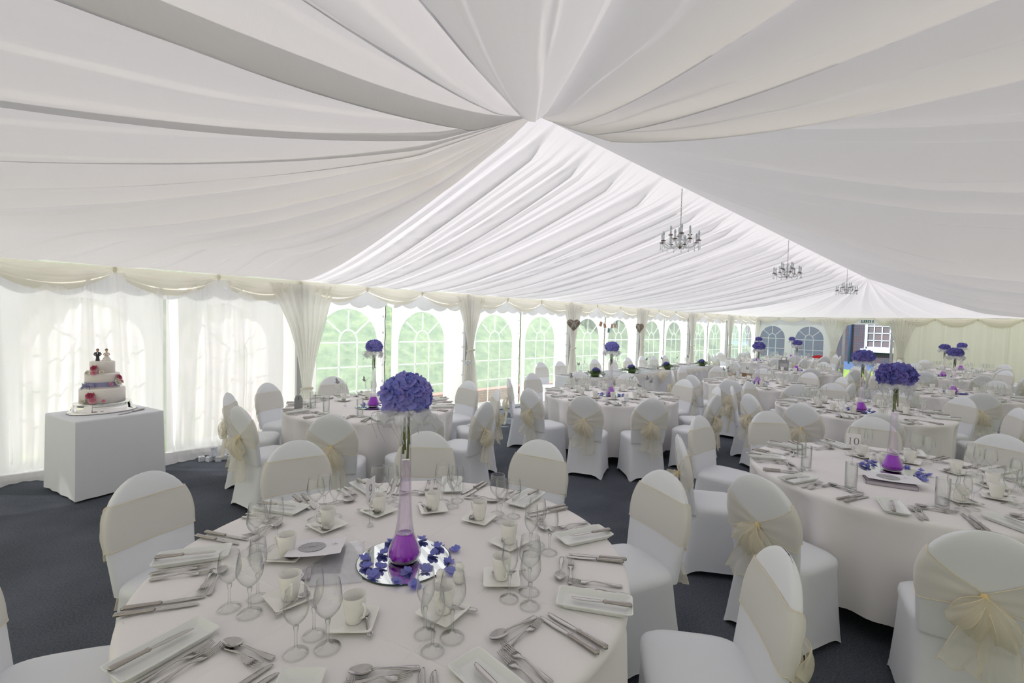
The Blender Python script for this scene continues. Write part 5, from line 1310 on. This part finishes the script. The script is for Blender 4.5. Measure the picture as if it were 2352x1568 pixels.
def boxcloth():
    g = G(); zt = .741; h = .345; pts = []
    for x0, y0, x1, y1 in ((-h, -h, h, -h), (h, -h, h, h), (h, h, -h, h), (-h, h, -h, -h)):
        for i in range(16): pts.append((x0 + (x1 - x0) * i / 16, y0 + (y1 - y0) * i / 16))
    n = len(pts); vs = []; rs = [(.985, zt), (1.0, zt - .004), (1.003, zt - .02), (1.004, .5), (1.006, .25), (1.01, .02)]
    for s, z in rs:
        d = (zt - z) / zt
        for i, (x, y) in enumerate(pts):
            c = 1 + (.035 * d if i % 16 == 0 else (.02 * d if i % 16 in (1, 15) else -.015 * d * math.sin(i * 1.3)))
            vs.append((x * s * c, y * s * c, z + (.0 if i % 16 else -.0)))
    g.add(vs, [(j * n + i, j * n + (i + 1) % n, (j + 1) * n + (i + 1) % n, (j + 1) * n + i) for j in range(len(rs) - 1) for i in range(n)] + [tuple(range(n))])
    return sharp(g.mesh('box_cloth', 'cakecloth'), 60)
tag(link('cake_tablecloth', boxcloth(), None, (CT.x, CT.y, 0), (0, 0, ca)), 'white floor-length cloth over the small cake table', 'tablecloth')
zc = .7425; CK = Vector((-5.29, -.72))
g = G(); g.lathe([(0, 0), (.265, 0), (.275, .006), (.255, .022), (.235, .03), (.225, .075), (.232, .085), (.228, .092), (0, .092)], 48, sx=1.0, sy=.8)
f = G()
for a in (-2.35, -.55, .9, 2.5):
    x, y = .225 * math.cos(a), .185 * math.sin(a); f.surf(lambda u, v, a=a, x=x, y=y: (x * (1.0 + .14 * (1 - v)) + .05 * (u - .5) * (1.6 - v * .4) * -math.sin(a), y * (1.0 + .14 * (1 - v)) + .05 * (u - .5) * (1.6 - v * .4) * math.cos(a), .003 + .085 * v + .0), 6, 6)
kit('cake_stand', [('stand_drum', g.mesh('stand_drum', 'silver')), ('ornate_foot', f.mesh('ornate_foot', 'silver'))], 'oval polished silver stand under the wedding cake', 'cake stand', (CK.x, CK.y, zc), ca)
def tier(r, h, z):
    g = G(); b = .012; g.lathe([(0, 0), (r, 0), (r, h - b), (r - b * .3, h - b * .3), (r - b, h), (0, h)], 48); g.v = [(x, y, zz + z) for x, y, zz in g.v]; return g
def rose(g, c, r, seed):
    rnd = random.Random(seed)
    for ring, (k, rr_, op) in enumerate(((3, .35, .15), (5, .65, .5), (6, 1., .95))):
        for i in range(k):
            a = 2 * PI * i / k + ring * .5
            def fn(u, v, a=a, rr_=rr_, op=op):
                t = a + (u - .5) * 2.0 * (.9 if rr_ > .4 else 1.3); rad = r * rr_ * (.25 + .75 * v ** .8) * (1 + .06 * math.sin(u * 9))
                return (c[0] + rad * math.cos(t), c[1] + rad * math.sin(t), c[2] + r * (.55 * v * (1.25 - op) + .1))
            g.surf(fn, 6, 4)
def cake():
    o = link('wedding_cake', None, None, (CK.x, CK.y, zc + .0925), (0, 0, ca)); tag(o, 'three-tier ivory wedding cake with sugar roses and a lavender ribbon', 'cake')
    R = ((.178, .145, 0), (.135, .145, .145), (.098, .118, .290))
    for r, h, z in R: link('cake_tier', tier(r, h, z).mesh('cake_tier', 'icing'), o)
    g = G(); g.lathe([(.1365, .158), (.1365, .205)], 48); rb_ = link('ribbon_band', g.mesh('ribbon_band', 'ribbon'), o)
    va = math.atan2(CAM.y - CK.y, CAM.x - CK.x) - ca
    def on(r, da, z): return (r * math.cos(va + da), r * math.sin(va + da), z)
    b = G(); c = Vector(on(.142, -.75, .182)); tx = Vector((-math.sin(va - .75), math.cos(va - .75), 0)); up = Vector((0, 0, 1)); nn = Vector((math.cos(va - .75), math.sin(va - .75), 0))
    for s in (-1, 1):
        b.surf(lambda u, v, s=s: tuple(c + tx * (s * .055 * math.sin(PI * u) * 1.0 + 0) + up * (.034 * (v - .5) * math.sin(PI * u) + .018 * math.cos(PI * u) * math.sin(PI * u)) + nn * (.018 * math.sin(2 * PI * u) + .012)), 12, 4)
        b.surf(lambda u, v, s=s: tuple(c + tx * (s * (.02 + (.09 if s < 0 else .02) * u)) + up * (-.01 - (.05 if s < 0 else .075) * u + .026 * (v - .5)) * 1.0 + nn * (.012 + .02 * math.sin(u * 5))), 8, 3)
    b.ball(tuple(c + nn * .012), .011, 8, 6); link('bow', b.mesh('bow', 'ribbon'), rb_)
    sp = [('rosered', .105, -.62, .345, .030), ('rosepink', .125, -.50, .300, .030), ('rosewhite', .135, -.95, .30, .026), ('rosewhite', .13, -.05, .305, .02), ('rosered', .150, .95, .245, .032), ('rosewhite', .16, .80, .195, .034), ('rosepink', .152, .42, .185, .018), ('rosepink', .155, 1.15, .20, .024),
          ('rosered', .185, -.50, .085, .038), ('rosepink', .20, -.36, .040, .036), ('rosewhite', .205, -.80, .030, .030), ('rosepink', .20, .02, .03, .018)]
    for i, (m, r, da, z, s) in enumerate(sp):
        g = G(); rose(g, (0, 0, 0), s, i); p = on(r, da, z); q = link('sugar_rose', g.mesh('sugar_rose', m), o, p, (0, 1.0, va + da)); q['label'] = {'rosered': 'burgundy', 'rosepink': 'pink', 'rosewhite': 'cream'}[m] + ' sugar rose'
    return o
cake()
zt_ = zc + .0925 + .408
def groom():
    g = G(); g.loft([(0, .016, 0, .011), (.004, .017, 0, .012), (.03, .013, 0, .011), (.05, .014, 0, .012), (.075, .020, 0, .013), (.088, .014, 0, .010), (.092, .006, 0, .006)], 12); g.v = [(x, z, y) for x, y, z in g.v]
    for s in (-1, 1): g.tube([(s * .017, 0, .084), (s * .027, -.002, .066), (s * .018, -.014, .054), (s * .004, -.017, .052)], [.006, .0055, .005, .004], 7)
    h = G(); h.ball((0, 0, .106), .0125, 12, 9, (.9, .95, 1.1)); h.tube([(0, 0, .088), (0, 0, .097)], .005, 7); h.ball((0, -.012, .105), .0022, 6, 4)
    for s in (-1, 1): h.ball((s * .0115, 0, .105), .0025, 6, 4)
    k = G(); k.ball((0, .002, .110), .0128, 12, 8, (.95, .98, 1.0)); s_ = G(); s_.add([(-.005, -.0135, .086), (.005, -.0135, .086), (0, -.0145, .062)], [(0, 1, 2)])
    kit('groom_figurine', [('suit', g.mesh('suit', 'suit')), ('face', h.mesh('face', 'skin')), ('hair', k.mesh('hair', 'hair')), ('shirt_front', s_.mesh('shirt_front', 'card', False))], 'tiny groom figurine in a dark suit on top of the cake', 'figurine', (CK.x - .035, CK.y + .012, zt_), toward(CK, -.1))
def bride():
    g = G(); g.lathe([(0, 0), (.038, 0), (.036, .006), (.026, .028), (.014, .048), (.011, .054), (.014, .066), (.0155, .074), (.011, .082), (.0, .084)], 20, sx=1., sy=.85)
    h = G(); h.ball((0, 0, .105), .0125, 12, 9, (.9, .95, 1.1)); h.tube([(0, 0, .080), (0, 0, .097)], [.009, .0045], 8); h.ball((0, -.012, .104), .002, 6, 4)
    for s in (-1, 1): h.tube([(s * .014, 0, .078), (s * .024, -.004, .064), (s * .014, -.016, .055), (s * .002, -.017, .054)], [.0048, .0045, .004, .0035], 7)
    k = G(); k.ball((0, .003, .109), .0135, 12, 8, (.95, 1, 1)); k.ball((0, .012, .116), .006, 8, 6)
    kit('bride_figurine', [('gown', g.mesh('gown', 'gown')), ('face', h.mesh('face', 'skin')), ('hair', k.mesh('hair', 'hair'))], 'tiny bride figurine in a flared ivory gown on top of the cake', 'figurine', (CK.x + .032, CK.y - .005, zt_), toward(CK, .1))
groom(); bride()
kit('cake_knife', [('handle', KNIFE[0][1]), ('blade', KNIFE[1][1])], 'silver cake knife lying right of the cake stand', 'knife', (-5.085, -.97, zc), -PI / 2 + .75 + PI, scl=1.25)
# ------------------------------------------------------------------ chandeliers
def chandelier(x, zr, label, rz):
    o = link('chandelier', None, None, (x, YM, 2.52), (0, 0, rz)); tag(o, label, 'chandelier', 'crystal chandeliers'); o.scale = (.70, .70, .70)
    g = G(); n = int(((zr - 2.52) / .70 - .345) / .026)
    for k in range(n):
        z = .345 + k * .026; a = (k % 2) * PI / 2
        g.tube([(.007 * math.cos(t) * math.cos(a), .007 * math.cos(t) * math.sin(a), z + .016 * math.sin(t)) for t in [i * PI / 5 for i in range(11)]], .0022, 4, False)
    link('chain', g.mesh('chain', 'chain'), o)
    g = G(); g.lathe([(.0, .05), (.02, .06), (.045, .085), (.03, .11), (.012, .13), (.022, .16), (.012, .19), (.010, .26), (.022, .30), (.03, .335), (.012, .345), (0, .35)], 14); link('crystal_stem', g.mesh('crystal_stem', 'crystal'), o)
    g = G(); g.lathe([(0, .02), (.014, .03), (.03, .05), (.012, .06)], 12); g.tube([(0, 0, .05), (0, 0, .34)], .004, 6); link('metal_core', g.mesh('metal_core', 'chain'), o)
    for k in range(12):
        up = k >= 8; a = (k * 2 * PI / 8) if not up else ((k - 8) * PI / 2 + .4); R = .265 if not up else .135; z1 = .12 if not up else .22; c, s = math.cos(a), math.sin(a)
        g = G(); g.tube([(r * c, r * s, z) for r, z in ((.02, z1 - .05), (R * .35, z1 - .08), (R * .65, z1 - .075), (R * .9, z1 - .035), (R, z1))], .008, 7); arm = link('arm', g.mesh('arm', 'crystal'), o)
        g = G(); g.lathe([(0, 0), (.032, .004), (.036, .014), (.03, .012), (.0, .008)], 12, (R * c, R * s, z1)); link('drip_pan', g.mesh('drip_pan', 'bronze'), arm)
        g = G(); g.lathe([(.0, .01), (.014, .01), (.014, .085), (0, .085)], 10, (R * c, R * s, z1)); link('candle_sleeve', g.mesh('candle_sleeve', 'candle'), arm)
        g = G(); g.lathe([(.009, .085), (.0155, .10), (.016, .115), (.010, .14), (.0, .155)], 10, (R * c, R * s, z1)); link('bulb', g.mesh('bulb', 'bulb'), arm)
        for j in (0, 1):
            d = G(); b = a + (j - .5) * .4; q = R + .012; px, py = q * math.cos(b), q * math.sin(b)
            d.tube([(px, py, z1 + .004), (px, py, z1 - .07)], .0022, 4)
            for m in range(3): d.ball((px, py, z1 - .012 - m * .018), .0055, 6, 4)
            d.lathe([(0, -.038), (.010, -.02), (.007, .005), (0, .012)], 6, (px, py, z1 - .08)); link('crystal_drop', d.mesh('crystal_drop', 'crystal', False), arm)
        st = G(); pts = [(R * c, R * s, z1 + .005)]
        st.tube([((R * (1 - m / 7)) * c, (R * (1 - m / 7)) * s, z1 + (.30 - z1) * m / 7 - .10 * math.sin(PI * m / 7)) for m in range(8)], .0018, 4)
        for m in range(1, 7): 
            f = m / 7; rr2 = R * (1 - f); st.ball((rr2 * c, rr2 * s, z1 + (.30 - z1) * f - .10 * math.sin(PI * f)), .006, 5, 4)
        link('bead_strand', st.mesh('bead_strand', 'crystal'), arm)
for i, (x, lb) in enumerate(((-.95, 'nearest and largest crystal chandelier with candle bulbs under the ridge'), (2.57, 'middle crystal chandelier of the three under the ridge'), (6.62, 'farthest and smallest crystal chandelier of the three under the ridge'))):
    chandelier(x, zridge(x), lb, .2 + i * .3)
dup = {k: v for k, v in LABELS.items() if len(v) > 1}
if dup: print('DUPLICATE LABELS', len(dup), list(dup.items())[:8])
long_ = [k for k in LABELS if not 4 <= len(k.replace("o'clock", 'oclock').split()) <= 16]
if long_: print('LABEL LENGTH', len(long_), long_[:6])
print('THINGS', len(LABELS))
